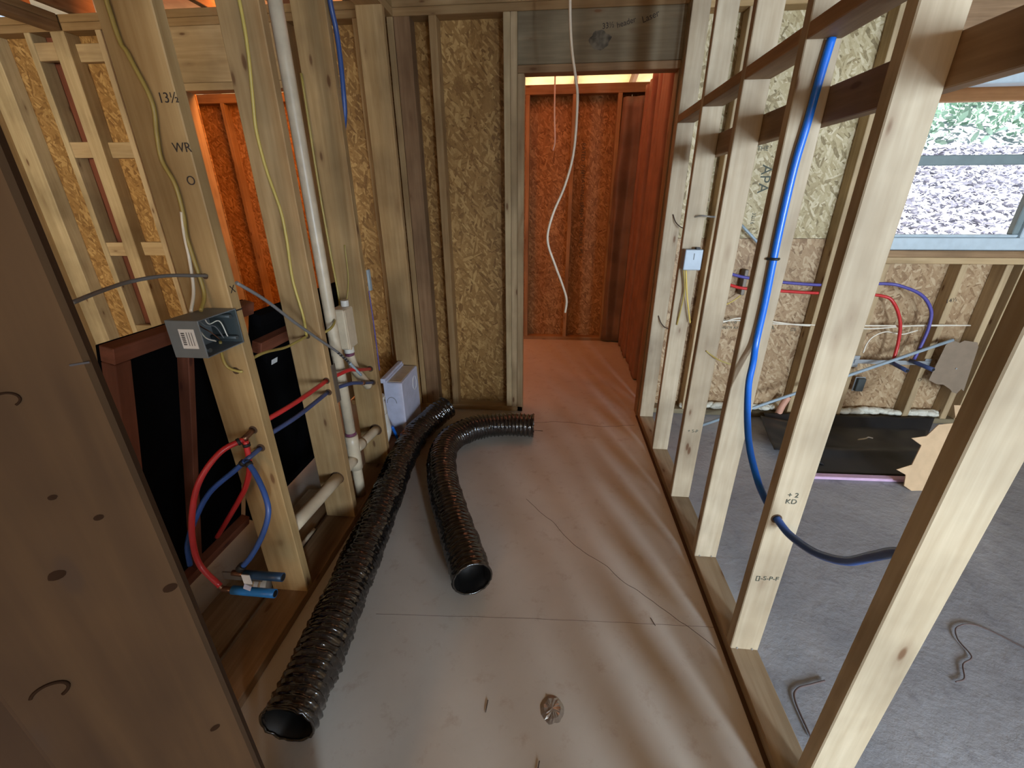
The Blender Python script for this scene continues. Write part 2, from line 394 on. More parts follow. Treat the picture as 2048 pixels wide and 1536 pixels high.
# ------------------------------------------------------------------ left stud wall (2x6)
wl = structure('wall_left')
L0, L1 = -1.045, -0.905
box('sole_plate', L0, L1, -3.0, 2.64, 0.0, 0.038, WBY, wl)
box('top_plate', L0, L1, -3.0, 2.80, ZT, ZT+0.038, WY, wl); box('top_plate', L0, L1, -3.0, 2.80, ZT+0.039, ZT+0.077, WY, wl)
ls = [-2.6, -2.2, -1.8, -1.4, -0.95, -0.5, -0.1, 1.115, 1.539, 1.989, 2.637]
lst = {}
for y in ls:
    lst[y] = box('stud', L0, L1, y, y+0.038, 0.038, ZT, WZ, wl)
# dark discs standing in for the notch and bored holes
hole(lst[1.539], (-0.955, 1.5385, 0.262), 'y', 0.032); hole(lst[1.989], (-0.952, 1.9885, 0.262), 'y', 0.034)
for z in (0.745, 0.693): hole(lst[1.539], (-0.918, 1.5385, z), 'y', 0.014)
hole(lst[1.539], (-0.962, 1.5385, 0.935), 'y', 0.011)
for x, z in ((-0.944, 0.75), (-0.934, 0.684)): hole(lst[1.115], (x, 1.1145, z), 'y', 0.014)
hole(lst[1.115], (-0.947, 1.1145, 0.954), 'y', 0.011); hole(lst[1.115], (-0.96, 1.1145, 1.234), 'y', 0.008)
for x, z in ((-0.934, 0.624), (-0.931, 0.548)): hole(lst[1.989], (x, 1.9885, z), 'y', 0.016)
for s_, z in (('13½', 1.650), ('WR', 1.546), ('O', 1.472)):
    text('marker_writing', s_, 0.030, (-0.925, 1.1140, z), (1, 0, 0), (0, 0, 1), M['pencil'], lst[1.115])
text('marker_writing', 'X', 0.03, (-0.9045, 1.134, 1.195), (0, 1, 0), (0, 0, 1), M['pencil'], lst[1.115])
box('marker_line', -0.9049, -0.9040, 1.116, 1.152, 1.134, 1.138, M['pencil'], lst[1.115], bev=0)
WDK = wood('shade_darkened_post', 2, (0.072, 0.035, 0.013), (0.048, 0.022, 0.008), knot=(0.05, 0.025, 0.012), rough=0.95)  # shade on the backlit post is put into this dark colour
_t = Vector((-0.713, -0.701, 0)); _n = Vector((-0.701, 0.713, 0)); _P = Vector((-0.3625, 0.2833, 0))
_c = _P + _t*0.07 + _n*0.019
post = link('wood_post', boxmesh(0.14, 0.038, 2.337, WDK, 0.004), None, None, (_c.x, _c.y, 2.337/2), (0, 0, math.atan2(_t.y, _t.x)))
tag(post, 'large brown wooden post standing close to the camera at the left edge', 'post')
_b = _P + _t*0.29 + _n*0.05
bb = link('added_dark_board', boxmesh(0.29, 0.02, 2.30, WDK, 0.002), None, None, (_b.x, _b.y, 1.15), (0, 0, math.atan2(_t.y, _t.x)))  # added dark board hiding the lit floor at the lower left
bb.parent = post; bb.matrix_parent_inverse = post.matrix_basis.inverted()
def on_post(name, s, z, w_, h_, mat):
    p = _P + _t*s - _n*0.0006
    o = link(name, boxmesh(w_, 0.0008, h_, mat, 0), None, None, (p.x, p.y, z), (0, 0, math.atan2(_t.y, _t.x)))
    o.parent = post; o.matrix_parent_inverse = post.matrix_basis.inverted(); return o
on_post('marker_line', 0.0062, 1.305, 0.0115, 0.0015, M['pencil'])
KN = plain('knot_wood', (0.022, 0.011, 0.006), 1.0, spec=0.0)
def knot(s_, z, r, ring=False):
    c = _P + _t*s_ - _n*0.0004 + Vector((0, 0, z)); bm = bmesh.new()
    a0 = 0.0 if not ring else 0.3; a1 = 2*PI if not ring else 4.2
    if ring:
        tubebm(bm, [c + _t*math.cos(a0+(a1-a0)*k/16)*r + Vector((0, 0, math.sin(a0+(a1-a0)*k/16)*r*0.8)) for k in range(17)], r*0.13, 6, True)
    else:
        vs_ = [bm.verts.new(c + _t*math.cos(2*PI*k/12)*r*(1+0.25*noise.noise(Vector((k, s_*90, 0)))) + Vector((0, 0, math.sin(2*PI*k/12)*r*0.8))) for k in range(12)]
        ctr = bm.verts.new(c - _n*0.0006)
        for k in range(12): bm.faces.new((vs_[k], vs_[(k+1) % 12], ctr))
        bmesh.ops.recalc_face_normals(bm, faces=bm.faces)
    o = link('knot', tomesh(bm, 'knot'), KN); o.parent = post; o.matrix_parent_inverse = post.matrix_basis.inverted()
knot(0.1127, 1.012, 0.012, True); knot(0.0513, 1.287, 0.007, True)
for a_ in ((0.0344, 1.169, 0.0035), (0.0733, 1.128, 0.006), (0.0233, 0.852, 0.005), (0.0103, 1.068, 0.006), (0.0535, 1.2, 0.003), (0.065, 0.81, 0.005)): knot(*a_)


# ------------------------------------------------------------------ back wall
wb = structure('wall_back')
Y0, Y1 = 2.80, 2.889
def osbp(name, x0, x1, z0, z1, y, mat, parent, t=0.011): return box(name, x0, x1, y, y+t, z0, z1, mat, parent, bev=0.001)
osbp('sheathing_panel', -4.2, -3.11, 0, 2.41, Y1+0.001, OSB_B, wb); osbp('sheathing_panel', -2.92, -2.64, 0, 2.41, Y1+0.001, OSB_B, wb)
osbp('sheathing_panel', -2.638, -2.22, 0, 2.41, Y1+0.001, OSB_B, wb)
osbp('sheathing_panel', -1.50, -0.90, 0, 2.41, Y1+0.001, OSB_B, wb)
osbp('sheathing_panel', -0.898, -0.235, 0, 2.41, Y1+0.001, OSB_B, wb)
box('sole_plate', -4.2, -2.22, Y0, Y1, 0, 0.038, WLX, wb)
box('sole_plate', -1.50, -0.196, Y0, Y1, 0, 0.038, WX, wb)
box('top_plate', -4.2, 0.722, Y0, Y1, ZT, ZT+0.038, WX, wb); box('top_plate', -4.2, 0.722, Y0, Y1, ZT+0.039, ZT+0.077, WX, wb)
def bst(x0, x1, z1=ZT, mat=WZ, y0=Y0, z0=0.038, name='stud'): return box(name, x0, x1, y0, Y1, z0, z1, mat, wb)
bst(-0.713, -0.670)
bst(-0.905, -0.815, mat=WBZ); bst(-0.943, -0.908, mat=WZ)
bst(-1.135, -1.095)
bst(-1.545, -1.507); bst(-1.585, -1.547, 2.03, name='jack_stud')
bst(-0.3110, -0.2735, name='king_stud', mat=WLZ); bst(-0.2725, -0.2350, name='king_stud', mat=WLZ)
bst(-0.2340, -0.1960, 2.066, name='jack_stud', mat=WLZ, z0=0.0)
bst(0.624, 0.6320, 2.066, name='jack_stud', mat=WBZ, z0=0.0); bst(0.6330, 0.671, mat=WLZ); bst(0.6715, 0.722, mat=WLZ)
hd = box('door_header', -0.234, 0.632, Y0, Y1, 2.105, ZT-0.001, WG, wb)
box('header_bottom_plate', -0.234, 0.632, Y0, Y1, 2.067, 2.104, WBX, wb)
box('door_header', -2.22, -1.547, Y0, Y1, 2.07, ZT-0.001, WLX, wb)
box('header_bottom_plate', -2.22, -1.547, Y0, Y1, 2.031, 2.069, WLX, wb)
bst(-2.258, -2.221, mat=WLZ, name='king_stud')
text('marker_writing', '33½', 0.035, (0.24, Y0-0.0006, 2.26), (1, 0, 0.1), (0, 0, 1), M['pencil'], hd)
text('marker_writing', 'header', 0.035, (0.33, Y0-0.0006, 2.27), (1, 0, 0.25), (0, 0, 1), M['pencil'], hd)
text('marker_writing', 'Laser', 0.04, (0.45, Y0-0.0006, 2.29), (1, 0, 0.35), (0, 0, 1), M['pencil'], hd)
bm = bmesh.new()
vs_ = [bm.verts.new((0.20+0.055*math.cos(2*PI*k/22)*(1+0.35*noise.noise(Vector((k*0.5, 0, 0)))), Y0-0.0004, 2.20+0.042*math.sin(2*PI*k/22)*(1+0.35*noise.noise(Vector((k*0.5, 4, 0)))))) for k in range(22)]
bm.faces.new(vs_); st_ = link('dark_smudge', tomesh(bm, 'dark_smudge'), plain('smudged_timber', (0.10, 0.085, 0.06), 0.8, noise_amt=0.6, nscale=25)); st_.parent = wb
# ladder blocking part at far left
bst(-3.475, -3.345, mat=WLZ); bst(-3.62, -3.58, mat=WZ)
bst(-3.125, -3.085, mat=WLZ); bst(-2.955, -2.865, mat=WLZ, y0=Y0); bst(-2.668, -2.632, mat=WLZ)
box('dark_gap_panel', -3.11, -2.92, Y1+0.003, Y1+0.010, 0, 2.41, WDZ, wb, bev=0)  # added dark panel standing in for the shaded opening behind
for z in (0.50, 1.085, 1.69, 2.20):
    box('ladder_block', -3.084, -2.956, Y0+0.002, Y0+0.040, z, z+0.089, WLX, wb)
    box('ladder_block', -2.864, -2.669, Y0+0.045, Y0+0.083, z, z+0.089, WLX, wb)
# partition top plates running towards the camera at the far left
pt = structure('trim_2')
box('partition_top_plate', -2.955, -2.865, -3.0, 2.79, ZT, ZT+0.038, WBY, pt); box('partition_top_plate', -2.955, -2.865, -3.0, 2.79, ZT+0.039, ZT+0.077, WBY, pt)

# ------------------------------------------------------------------ left room outer wall, rear walls
wll = structure('wall_far_left')
box('sheathing_panel', -4.22, -4.2, -3.4, 4.8, 0, 2.7, OSB_S, wll, bev=0)
for i in range(10): box('stud', -4.199, -4.11, -2.2+i*0.5, -2.162+i*0.5, 0.0, 2.4, WZ, wll)
wre = structure('wall_rear')
for x0, x1, z0, z1 in ((-4.2, -2.6, 0, 2.7), (-1.4, -0.7, 0, 2.7), (0.5, 1.6, 0, 2.7), (2.3, 2.7, 0, 2.7), (4.1, 4.4, 0, 2.7), (-2.6, -1.4, 0, 0.9), (1.6, 2.3, 0, 0.6), (-2.6, -1.4, 2.2, 2.7), (-0.7, 0.5, 2.3, 2.7), (1.6, 2.3, 2.1, 2.7), (2.7, 4.1, 2.2, 2.7)):
    box('sheathing_panel', x0, x1, -3.42, -3.40, z0, z1, OSB_M, wre, bev=0)
wrr = structure('wall_far_right')
box('sheathing_panel', 4.4, 4.42, -3.4, 3.0, 0, 2.7, OSB_S, wrr, bev=0)

# ------------------------------------------------------------------ right room far wall
wf = structure('wall_right_room_back')
F0, F1 = 2.861, 2.949
box('sole_plate', 0.724, 4.4, F0, F1, 0.0, 0.038, WG, wf)
box('top_plate', 0.724, 4.4, F0, F1, ZT, ZT+0.076, WX, wf)
p1 = box('sheathing_panel', 0.724, 1.94, F1+0.001, F1+0.012, 1.204, 2.45, OSB_P, wf, bev=0.001)
p2 = box('sheathing_panel', 0.724, 1.94, F1+0.001, F1+0.012, 0, 1.202, OSB_M, wf, bev=0.001)
box('sheathing_panel', 1.942, 4.4, F1+0.001, F1+0.012, 0, 1.105, OSB_M, wf, bev=0.001)
box('sheathing_panel', 2.76, 4.4, F1+0.001, F1+0.012, 1.107, 2.45, OSB_P, wf, bev=0.001)
box('sheathing_panel', 1.942, 2.76, F1+0.001, F1+0.012, 2.03, 2.45, OSB_P, wf, bev=0.001)
box('light_stop_sheet', 0.724, 1.942, F1+0.0125, F1+0.014, 0, 2.45, M['black'], wf, bev=0)  # added black sheet that stops light leaking through the panel seam
for x in (0.955, 1.675, 1.90, 2.765, 3.2, 3.7): box('stud', x, x+0.038, F0, F1, 0.038, ZT, WLZ, wf)
crip = [box('cripple_stud', x, x+0.038, F0, F1, 0.038, 1.066, WLZ, wf) for x in (1.99, 2.43, 2.675)]
box('rough_sill', 1.94, 2.764, F0, F1, 1.067, 1.104, WLX, wf); box('rough_sill', 1.94, 2.764, F0, F1+0.01, 1.105, 1.143, WBX, wf)
box('window_header', 1.94, 2.764, F0, F1, 2.03, 2.33, WBX, wf)
text('marker_writing', '14½', 0.035, (2.449, F0-0.0006, 0.85), (1, 0, 0.3), (-0.3, 0, 1), M['pencil'], crip[1])
text('marker_writing', 'O', 0.03, (2.449, F0-0.0006, 0.32), (1, 0, 0), (0, 0, 1), M['pencil'], crip[1])
for s_, x, z, sz, up in (('APA', 1.235, 1.54, 0.085, 1), ('RATED SHEATHING', 1.29, 1.50, 0.03, 1), ('THE', 1.19, 1.70, 0.035, 0), ('32/16', 1.215, 1.32, 0.03, 1)):
    if up: text('panel_stamp', s_, sz, (x, F1+0.0003, z), (0, 0, -1), (1, 0, 0), M['ink'], p1)
    else: text('panel_stamp', s_, sz, (x, F1+0.0003, z), (1, 0, 0), (0, 0, 1), M['ink'], p1)
for s_, x, z, sz in (('SPACE 1/8', 1.17, 0.665, 0.035), ('STRENGTH AXIS', 1.19, 0.625, 0.026), ('APA', 1.46, 0.63, 0.04), ('CS', 1.62, 0.62, 0.03)):
    text('panel_stamp', s_, sz, (x, F1+0.0003, z), (1, 0, 0), (0, 0, 1), M['ink'], p2)
# window
wn = structure('window_1')
wy0, wy1 = 2.885, 2.975
def vb(name, x0, x1, z0, z1, y0=wy0, y1=wy1, mat=M['vinyl']): return box(name, x0, x1, y0, y1, z0, z1, mat, wn, bev=0.004)
vb('window_sill', 1.944, 2.758, 1.145, 1.215); vb('window_head', 1.944, 2.758, 1.98, 2.028)
vb('window_jamb', 1.944, 1.985, 1.215, 1.98); vb('window_jamb', 2.70, 2.758, 1.215, 1.98)
vb('sash_rail', 1.985, 2.70, 1.60, 1.652, 2.915, 2.95, M['vinyld'])
vb('sash_rail', 1.985, 2.70, 1.216, 1.232, 2.90, 2.94); vb('sash_stile', 2.664, 2.699, 1.233, 1.60, 2.90, 2.94, M['vinyld']); 
m, nt, b = newmat('window_glass'); b.inputs['Transmission Weight'].default_value = 1.0; b.inputs['Roughness'].default_value = 0.0; b.inputs['IOR'].default_value = 1.0; b.inputs['Base Color'].default_value = (0.96, 0.98, 1, 1)
vb('glass_pane', 1.986, 2.663, 1.234, 1.598, 2.918, 2.921, m); vb('glass_pane', 1.986, 2.699, 1.654, 1.978, 2.930, 2.933, m)

# ------------------------------------------------------------------ red room beyond the door
rw = structure('wall_red_room_back')
RY = 4.60
def red_osb(): return OSB_B
box('sole_plate', -4.2, 0.9, RY, RY+0.089, 0.0, 0.038, WX, rw)
box('top_plate', -4.2, 0.9, RY, RY+0.089, 2.316, 2.392, WX, rw)
for x in (-4.0, -3.62, -3.30, -2.9, -2.5, -2.1, -1.7, -1.3, -0.9, -0.5, -0.308, 0.12, 0.525, 0.86): box('stud', x, x+0.038, RY, RY+0.089, 0.038, 2.316, WZ, rw)
xs = [-4.2, -3.0, -1.78, -0.56, 0.66, 0.9]
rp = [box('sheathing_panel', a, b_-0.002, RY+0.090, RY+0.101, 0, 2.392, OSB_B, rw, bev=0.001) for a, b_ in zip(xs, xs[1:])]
for k, (s_, z) in enumerate((('RATED  7/16', 1.80), ('SHEATHING SPAN', 1.50), ('24/16 EXPOSURE 1', 1.18), ('PS 2', 0.92))):
    text('panel_stamp', s_, 0.05, (0.245+0.01*k, RY+0.0895, z), (0, 0, -1), (1, 0, 0), M['ink'], rp[3])
rsw = structure('wall_red_room_side')
box('sheathing_panel', 0.912, 0.925, 2.96, 4.7, 0, 2.392, OSB_S, rsw, bev=0)
for y in (2.97, 3.4, 3.85, 4.3, 4.55): box('stud', 0.82, 0.911, y, y+0.038, 0.0, 2.392, WZ, rsw)
# eave: deck sloping down outwards with rafters
rf = structure('ceiling_eave')
box('sun_block_roof', -4.6, 4.7, -3.8, 3.0, 3.25, 3.27, M['deck'], rf, bev=0)  # unseen roof added to keep the sun out of the red room
box('sun_block_roof', 1.6, 4.7, 3.0, 3.3, 3.25, 3.27, M['deck'], rf, bev=0)
bm = bmesh.new()
vs = [bm.verts.new(p) for p in ((-4.6, 6.4, 2.50), (1.6, 6.4, 2.50), (1.6, 3.0, 3.25), (-4.6, 3.0, 3.25), (-4.6, 6.4, 2.52), (1.6, 6.4, 2.52), (1.6, 3.0, 3.27), (-4.6, 3.0, 3.27))]
for f in ((0, 1, 2, 3), (7, 6, 5, 4), (0, 4, 5, 1), (1, 5, 6, 2), (2, 6, 7, 3), (3, 7, 4, 0)): bm.faces.new([vs[i] for i in f])
bmesh.ops.recalc_face_normals(bm, faces=bm.faces)
link('roof_deck', tomesh(bm, 'roof_deck'), M['deck'], rf)
for i in range(10):
    x = -4.1+i*0.61+0.0
    bm = bmesh.new()
    q = [(6.3, 2.42), (6.3, 2.52), (4.45, 2.93), (4.45, 2.80)]
    A = [bm.verts.new((x-0.019, y, z)) for y, z in q]; B = [bm.verts.new((x+0.019, y, z)) for y, z in q]
    bm.faces.new(A); bm.faces.new(B[::-1])
    for k in range(4): bm.faces.new((A[k], B[k], B[(k+1) % 4], A[(k+1) % 4]))
    bmesh.ops.recalc_face_normals(bm, faces=bm.faces)
    link('rafter', tomesh(bm, 'rafter'), M['roofdark'], rf)
# insulation: wrinkled batt facing in the corner
def batt(name, path, z0, z1, mat, seed, amp=0.02, nv=26):
    bm = bmesh.new(); P = catmull([(x, y, 0) for x, y in path], 10); rows = []
    for j in range(nv+1):
        t = j/nv; z = z0+(z1-z0)*t; row = []
        for i, p in enumerate(P):
            nn = noise.noise(Vector((p.x*9+seed, p.y*9, z*1.3)))*amp+noise.noise(Vector((p.x*22+seed, p.y*22, z*2.5)))*amp*0.5
            sl = 0.05*(1-t)
            row.append(bm.verts.new((p.x+nn-sl*0.4, p.y+nn*0.7-sl*0.3, z)))
        rows.append(row)
    for a, b_ in zip(rows, rows[1:]):
        for i in range(len(P)-1):
            f = bm.faces.new((a[i], a[i+1], b_[i+1], b_[i])); f.smooth = True
    me = tomesh(bm, name); o = link(name, me, mat)
    s = o.modifiers.new('thick', 'SOLIDIFY'); s.thickness = 0.012; return o
b1 = batt('insulation_batt', [(0.56, 4.60), (0.60, 4.56), (0.68, 4.58), (0.74, 4.55), (0.80, 4.57)], 0.02, 2.28, M['kraftd'], 3)
tag(b1, 'brown kraft faced insulation batt filling the last bay of the red lit room wall', 'insulation')
folds = []
_y = 4.52; _k = 0
while _y > 3.24:
    q_ = 0.01*math.sin(_k*2.3); w_ = 0.10+0.05*abs(math.sin(_k*1.7))
    folds += [(0.745+q_, _y), (0.735+q_, _y-w_*0.5), (0.75+q_, _y-w_), (0.85, _y-w_-0.012), (0.85, _y-w_-0.03), (0.77, _y-w_-0.045)]
    _y -= w_+0.05; _k += 1
b2 = batt('insulation_blanket', folds, 0.01, 2.34, M['kraft'], 9, 0.012, 50)
tag(b2, 'orange pink pleated insulation blanket hanging at right inside the doorway', 'insulation')

# ------------------------------------------------------------------ ducts
def duct(name, pts, label, rad=0.077, seed=0, crumple=0.004):
    root = thing(name, label, 'duct', tuple(pts[0][:2])+(0,), 'black flexible ducts lying on the slab')
    P = catmull(pts, 60)
    # resample evenly
    d = [0.0]
    for a, b_ in zip(P, P[1:]): d.append(d[-1]+(b_-a).length)
    Ltot = d[-1]; step = 0.0045; n = int(Ltot/step); Q = []; j = 0
    for i in range(n+1):
        s = Ltot*i/n
        while j < len(d)-2 and d[j+1] < s: j += 1
        Q.append(P[j].lerp(P[j+1], (s-d[j])/max(1e-9, d[j+1]-d[j])))
    bm = bmesh.new(); seg = 64; rings = []; up = Vector((0, 0, 1)); pit = 0.026
    for i, p in enumerate(Q):
        t = (Q[min(i+4, n)]-Q[max(i-4, 0)]).normalized(); s_ = t.cross(up).normalized(); u = s_.cross(t).normalized(); row = []
        for k in range(seg):
            a = 2*PI*k/seg; s = Ltot*i/n
            ph = (s/pit + k/seg) % 1.0
            rib = (1-abs(2*ph-1))**3*0.0095
            q = p + s_*math.cos(a)*rad + u*math.sin(a)*rad
            wr_ = abs(noise.noise(Vector((q.x*38+seed, q.y*38, q.z*38))))*-crumple*1.8 + noise.noise(Vector((q.x*11+seed, q.y*11, q.z*11)))*crumple*1.6
            big = noise.noise(Vector((q.x*5+seed, q.y*5, 0)))*0.004
            rr = rad - 0.004 + rib + wr_ + big
            v = p + s_*math.cos(a)*rr*1.02 + u*math.sin(a)*rr*0.98
            if v.z < 0.002: v.z = 0.002
            row.append(bm.verts.new(v))
        rings.append(row)
    for a, b_ in zip(rings, rings[1:]):
        for k in range(seg):
            f = bm.faces.new((a[k], a[(k+1) % seg], b_[(k+1) % seg], b_[k])); f.smooth = True
    bmesh.ops.recalc_face_normals(bm, faces=bm.faces)
    link('duct_skin', tomesh(bm, 'duct_skin'), M['duct'], root)
    # lining at both mouths: inner tube going in and rolled lip
    for e, (c0, t) in enumerate(((Q[0], (Q[8]-Q[0]).normalized()), (Q[-1], (Q[-9]-Q[-1]).normalized()))):
        bm = bmesh.new()
        pa = [c0 + t*s for s in (0.0, 0.02, 0.05, 0.10, 0.11)]
        fn = [rad*0.96, rad*0.86, rad*0.80, rad*0.72, 0.004]
        tubebm(bm, pa, lambda q: fn[min(4, int(round(q*4)))], 32, False)
        for v in bm.verts: v.co += Vector((noise.noise(v.co*30+Vector((seed, 0, 0))), noise.noise(v.co*30), noise.noise(v.co*31)))*0.010
        for v in bm.verts: v.co.z = max(v.co.z, 0.003)
        for f in bm.faces: f.normal_flip()
        link('duct_lining', tomesh(bm, 'duct_lining'), M['ductin'], root)
        bm = bmesh.new(); s_ = t.cross(up).normalized(); u = s_.cross(t).normalized()
        ring = [c0 + s_*math.cos(2*PI*k/40)*rad*0.985 + u*math.sin(2*PI*k/40)*rad*0.97 + t*0.006*noise.noise(Vector((k*0.9, seed, e))) for k in range(41)]
        ring = [Vector((p.x, p.y, max(p.z, 0.006))) for p in ring]
        tubebm(bm, ring, 0.0045, 6, False)
        link('duct_lip', tomesh(bm, 'duct_lip'), M['duct'], root)
    return root
duct('flexible_duct', [(-0.698, 0.655, 0.083), (-0.706, 0.857, 0.083), (-0.738, 1.154, 0.083), (-0.768, 1.50, 0.083), (-0.812, 1.90, 0.084), (-0.822, 2.20, 0.088), (-0.775, 2.43, 0.10), (-0.70, 2.56, 0.13)],
     'longer straight black flexible duct lying along the left stud wall', seed=2, crumple=0.0045)
dB = duct('flexible_duct', [(-0.272, 1.195, 0.081), (-0.31, 1.28, 0.081), (-0.395, 1.463, 0.081), (-0.52, 1.75, 0.081), (-0.600, 2.03, 0.081), (-0.585, 2.24, 0.081), (-0.46, 2.385, 0.081), (-0.28, 2.440, 0.081), (-0.10, 2.445, 0.081)],
     'shorter black flexible duct curving right towards the doorway', seed=40, crumple=0.0018)
tube('duct_wire_end', [(-0.10, 2.40, 0.07), (-0.06, 2.40, 0.068), (-0.035, 2.395, 0.07)], 0.002, M['duct'], dB, 6)

# ------------------------------------------------------------------ drain pipes (cream pvc)
dr = thing('drain_pipe', 'cream plastic drain stack with sloping branches in the left plumbing wall', 'pipe', (-0.945, 1.71, 0))
def pipe(name, pts, r, mat=M['pvc'], parent=dr, seg=18, n=4): return tube(name, pts, r, mat, parent, seg, n)
pipe('vertical_pipe', [(-0.948, 1.71, 0.038), (-0.948, 1.71, 0.25)], 0.024)
pipe('vertical_pipe', [(-0.948, 1.71, 0.39), (-0.948, 1.71, 2.337)], 0.024)
pipe('tee_fitting', [(-0.948, 1.71, 0.20), (-0.948, 1.71, 0.39)], 0.031)
pipe('primer_band', [(-0.948, 1.71, 0.389), (-0.948, 1.71, 0.405)], 0.0255, M['primer'])
pipe('tee_branch', [(-0.948, 1.72, 0.305), (-0.948, 1.80, 0.29)], 0.029)
pipe('branch_pipe', [(-0.948, 1.79, 0.292), (-0.948, 1.987, 0.265)], 0.0235)
pipe('branch_pipe', [(-0.955, 1.155, 0.29), (-0.953, 1.537, 0.262)], 0.027)
pipe('branch_pipe', [(-0.953, 1.579, 0.262), (-0.950, 1.69, 0.258)], 0.027)
vb_ = thing('air_vent_box', 'cream plastic outlet box with a white cap hung beside the tall drain stack', 'box', (-0.94, 1.81, 0.80))
box('box_body', -0.985, -0.915, 1.768, 1.862, 0.80, 0.985, M['pvc'], vb_, bev=0.006)
tube('cap', [(-0.945, 1.85, 0.985), (-0.945, 1.85, 1.012)], 0.018, M['pvcw'], vb_, 16)
box('box_rib', -0.914, -0.909, 1.768, 1.785, 0.80, 0.985, M['pvc'], vb_, bev=0.002)
tube('outlet_collar', [(-0.945, 1.82, 0.80), (-0.945, 1.82, 0.772)], 0.024, M['pvcw'], vb_, 16)
tube('primer_band', [(-0.945, 1.82, 0.772), (-0.945, 1.822, 0.758)], 0.0215, M['primer'], vb_, 16)
tube('outlet_pipe', [(-0.945, 1.822, 0.758), (-0.943, 1.83, 0.71), (-0.945, 1.86, 0.66), (-0.95, 1.93, 0.585), (-0.952, 1.975, 0.535)], 0.022, M['pvc'], vb_, 16)
tube('pipe_tip', [(-0.952, 1.972, 0.538), (-0.953, 1.986, 0.520)], lambda q: 0.022-0.010*q, M['pvcw'], vb_, 16, 3)
trap = thing('drain_trap', 'white plastic trap bend with ring joints between last left stud and white box', 'pipe', (-0.90, 2.2, 0.1))
tube('trap_bend', [(-0.99, 2.06, 0.50), (-0.985, 2.10, 0.44), (-0.97, 2.13, 0.36), (-0.965, 2.14, 0.26), (-0.96, 2.15, 0.17), (-0.965, 2.10, 0.12)], 0.027, M['pvcw'], trap, 16)
for z in (0.40, 0.31): tube('slip_ring', [(-0.972, 2.125, z), (-0.969, 2.13, z-0.02)], 0.033, M['pvcw'], trap, 16, 2)
tube('blue_tube_tail', [(-0.93, 2.16, 0.19), (-0.915, 2.18, 0.10), (-0.90, 2.19, 0.045)], 0.009, M['blue'], trap, 8)['label'] = 'blue tube stub below the trap'

wbx = thing('white_plastic_box', 'pale lilac white plastic box with flanged lip standing in the back left corner', 'box', (-0.96, 2.45, 0.038))
bx0, bx1, by0, by1, bz0, bz1 = -1.02, -0.90, 2.31, 2.62, 0.039, 0.405
box('box_body', bx0, bx1, by0, by1, bz0, bz1, M['white'], wbx, bev=0.005)
box('flange', bx0-0.008, bx0+0.022, by0-0.012, by1, bz1+0.001, bz1+0.030, M['white'], wbx, bev=0.003)
box('flange_edge', bx0+0.023, bx0+0.028, by0-0.006, by1, bz1+0.001, bz1+0.016, M['white'], wbx, bev=0.001)
bm = bmesh.new(); tubebm(bm, [Vector((bx1+0.0015, 2.54+math.cos(a)*0.036, 0.315+math.sin(a)*0.047)) for a in [2*PI*k/28 for k in range(29)]], 0.0016, 6, False)
link('knockout_ring', tomesh(bm, 'ring'), M['whitepaper'], wbx)
bm = bmesh.new(); tubebm(bm, [Vector((-0.975+math.cos(a)*0.03, by0-0.0015, 0.27+math.sin(a)*0.04)) for a in [2*PI*k/28 for k in range(15)]], 0.0016, 6, False)
link('knockout_ring', tomesh(bm, 'ring'), M['gcable'], wbx)
box('box_recess', bx0+0.03, bx1-0.012, by0+0.02, by1-0.02, bz1+0.0005, bz1+0.003, M['pvc'], wbx, bev=0)['label'] = 'dusty beige top panel'

# ------------------------------------------------------------------ pex lines, left wall
pl = thing('red_water_line', 'red water tube loop with copper tee on the nearest left stud', 'tube', (-0.95, 1.05, 0.6))
tube('loop', [(-0.952, 1.075, 0.738), (-0.993, 1.02, 0.722), (-1.039, 0.97, 0.654), (-1.067, 0.94, 0.564), (-1.082, 0.92, 0.464), (-1.078, 0.91, 0.372), (-1.024, 0.90, 0.299)], 0.0088, M['red'], pl)
tube('loop', [(-0.949, 1.078, 0.732), (-0.953, 1.07, 0.645), (-0.99, 1.075, 0.56), (-1.053, 1.09, 0.476), (-1.15, 1.12, 0.36), (-1.243, 1.15, 0.25)], 0.0088, M['red'], pl)
tube('copper_tee', [(-0.944, 1.112, 0.75), (-0.952, 1.072, 0.737)], 0.0095, M['copper'], pl, n=3)
tube('crimp_ring', [(-0.957, 1.066, 0.737), (-0.963, 1.059, 0.735)], 0.0118, M['black'], pl, n=2)
tube('crimp_ring', [(-0.949, 1.077, 0.722), (-0.949, 1.077, 0.712)], 0.0115, M['black'], pl, n=2)
tube('brass_elbow', [(-1.03, 0.90, 0.305), (-1.018, 0.90, 0.288), (-1.0, 0.90, 0.287)], 0.008, M['copper'], pl)
pb = thing('blue_water_line', 'dark blue water tube loop with crimped tee on the nearest left stud', 'tube', (-0.95, 1.05, 0.6))
tube('loop', [(-0.946, 1.05, 0.674), (-0.98, 1.04, 0.645), (-1.073, 1.02, 0.568), (-1.139, 1.0, 0.469), (-1.202, 1.0, 0.357), (-1.223, 1.0, 0.265)], 0.0085, M['navy'], pb)
tube('loop', [(-0.940, 1.05, 0.674), (-0.905, 1.03, 0.638), (-0.868, 1.0, 0.588), (-0.852, 0.975, 0.54), (-0.871, 0.95, 0.474), (-0.908, 0.925, 0.409), (-0.945, 0.91, 0.368)], 0.0085, M['navy'], pb)
tube('supply_tail', [(-0.934, 1.112, 0.684), (-0.944, 1.055, 0.676)], 0.008, M['slate'], pb, n=3)
tube('crimp_ring', [(-0.950, 1.05, 0.671), (-0.958, 1.047, 0.664)], 0.0113, M['black'], pb, n=2)
tube('crimp_ring', [(-0.935, 1.047, 0.670), (-0.928, 1.043, 0.663)], 0.0113, M['black'], pb, n=2)
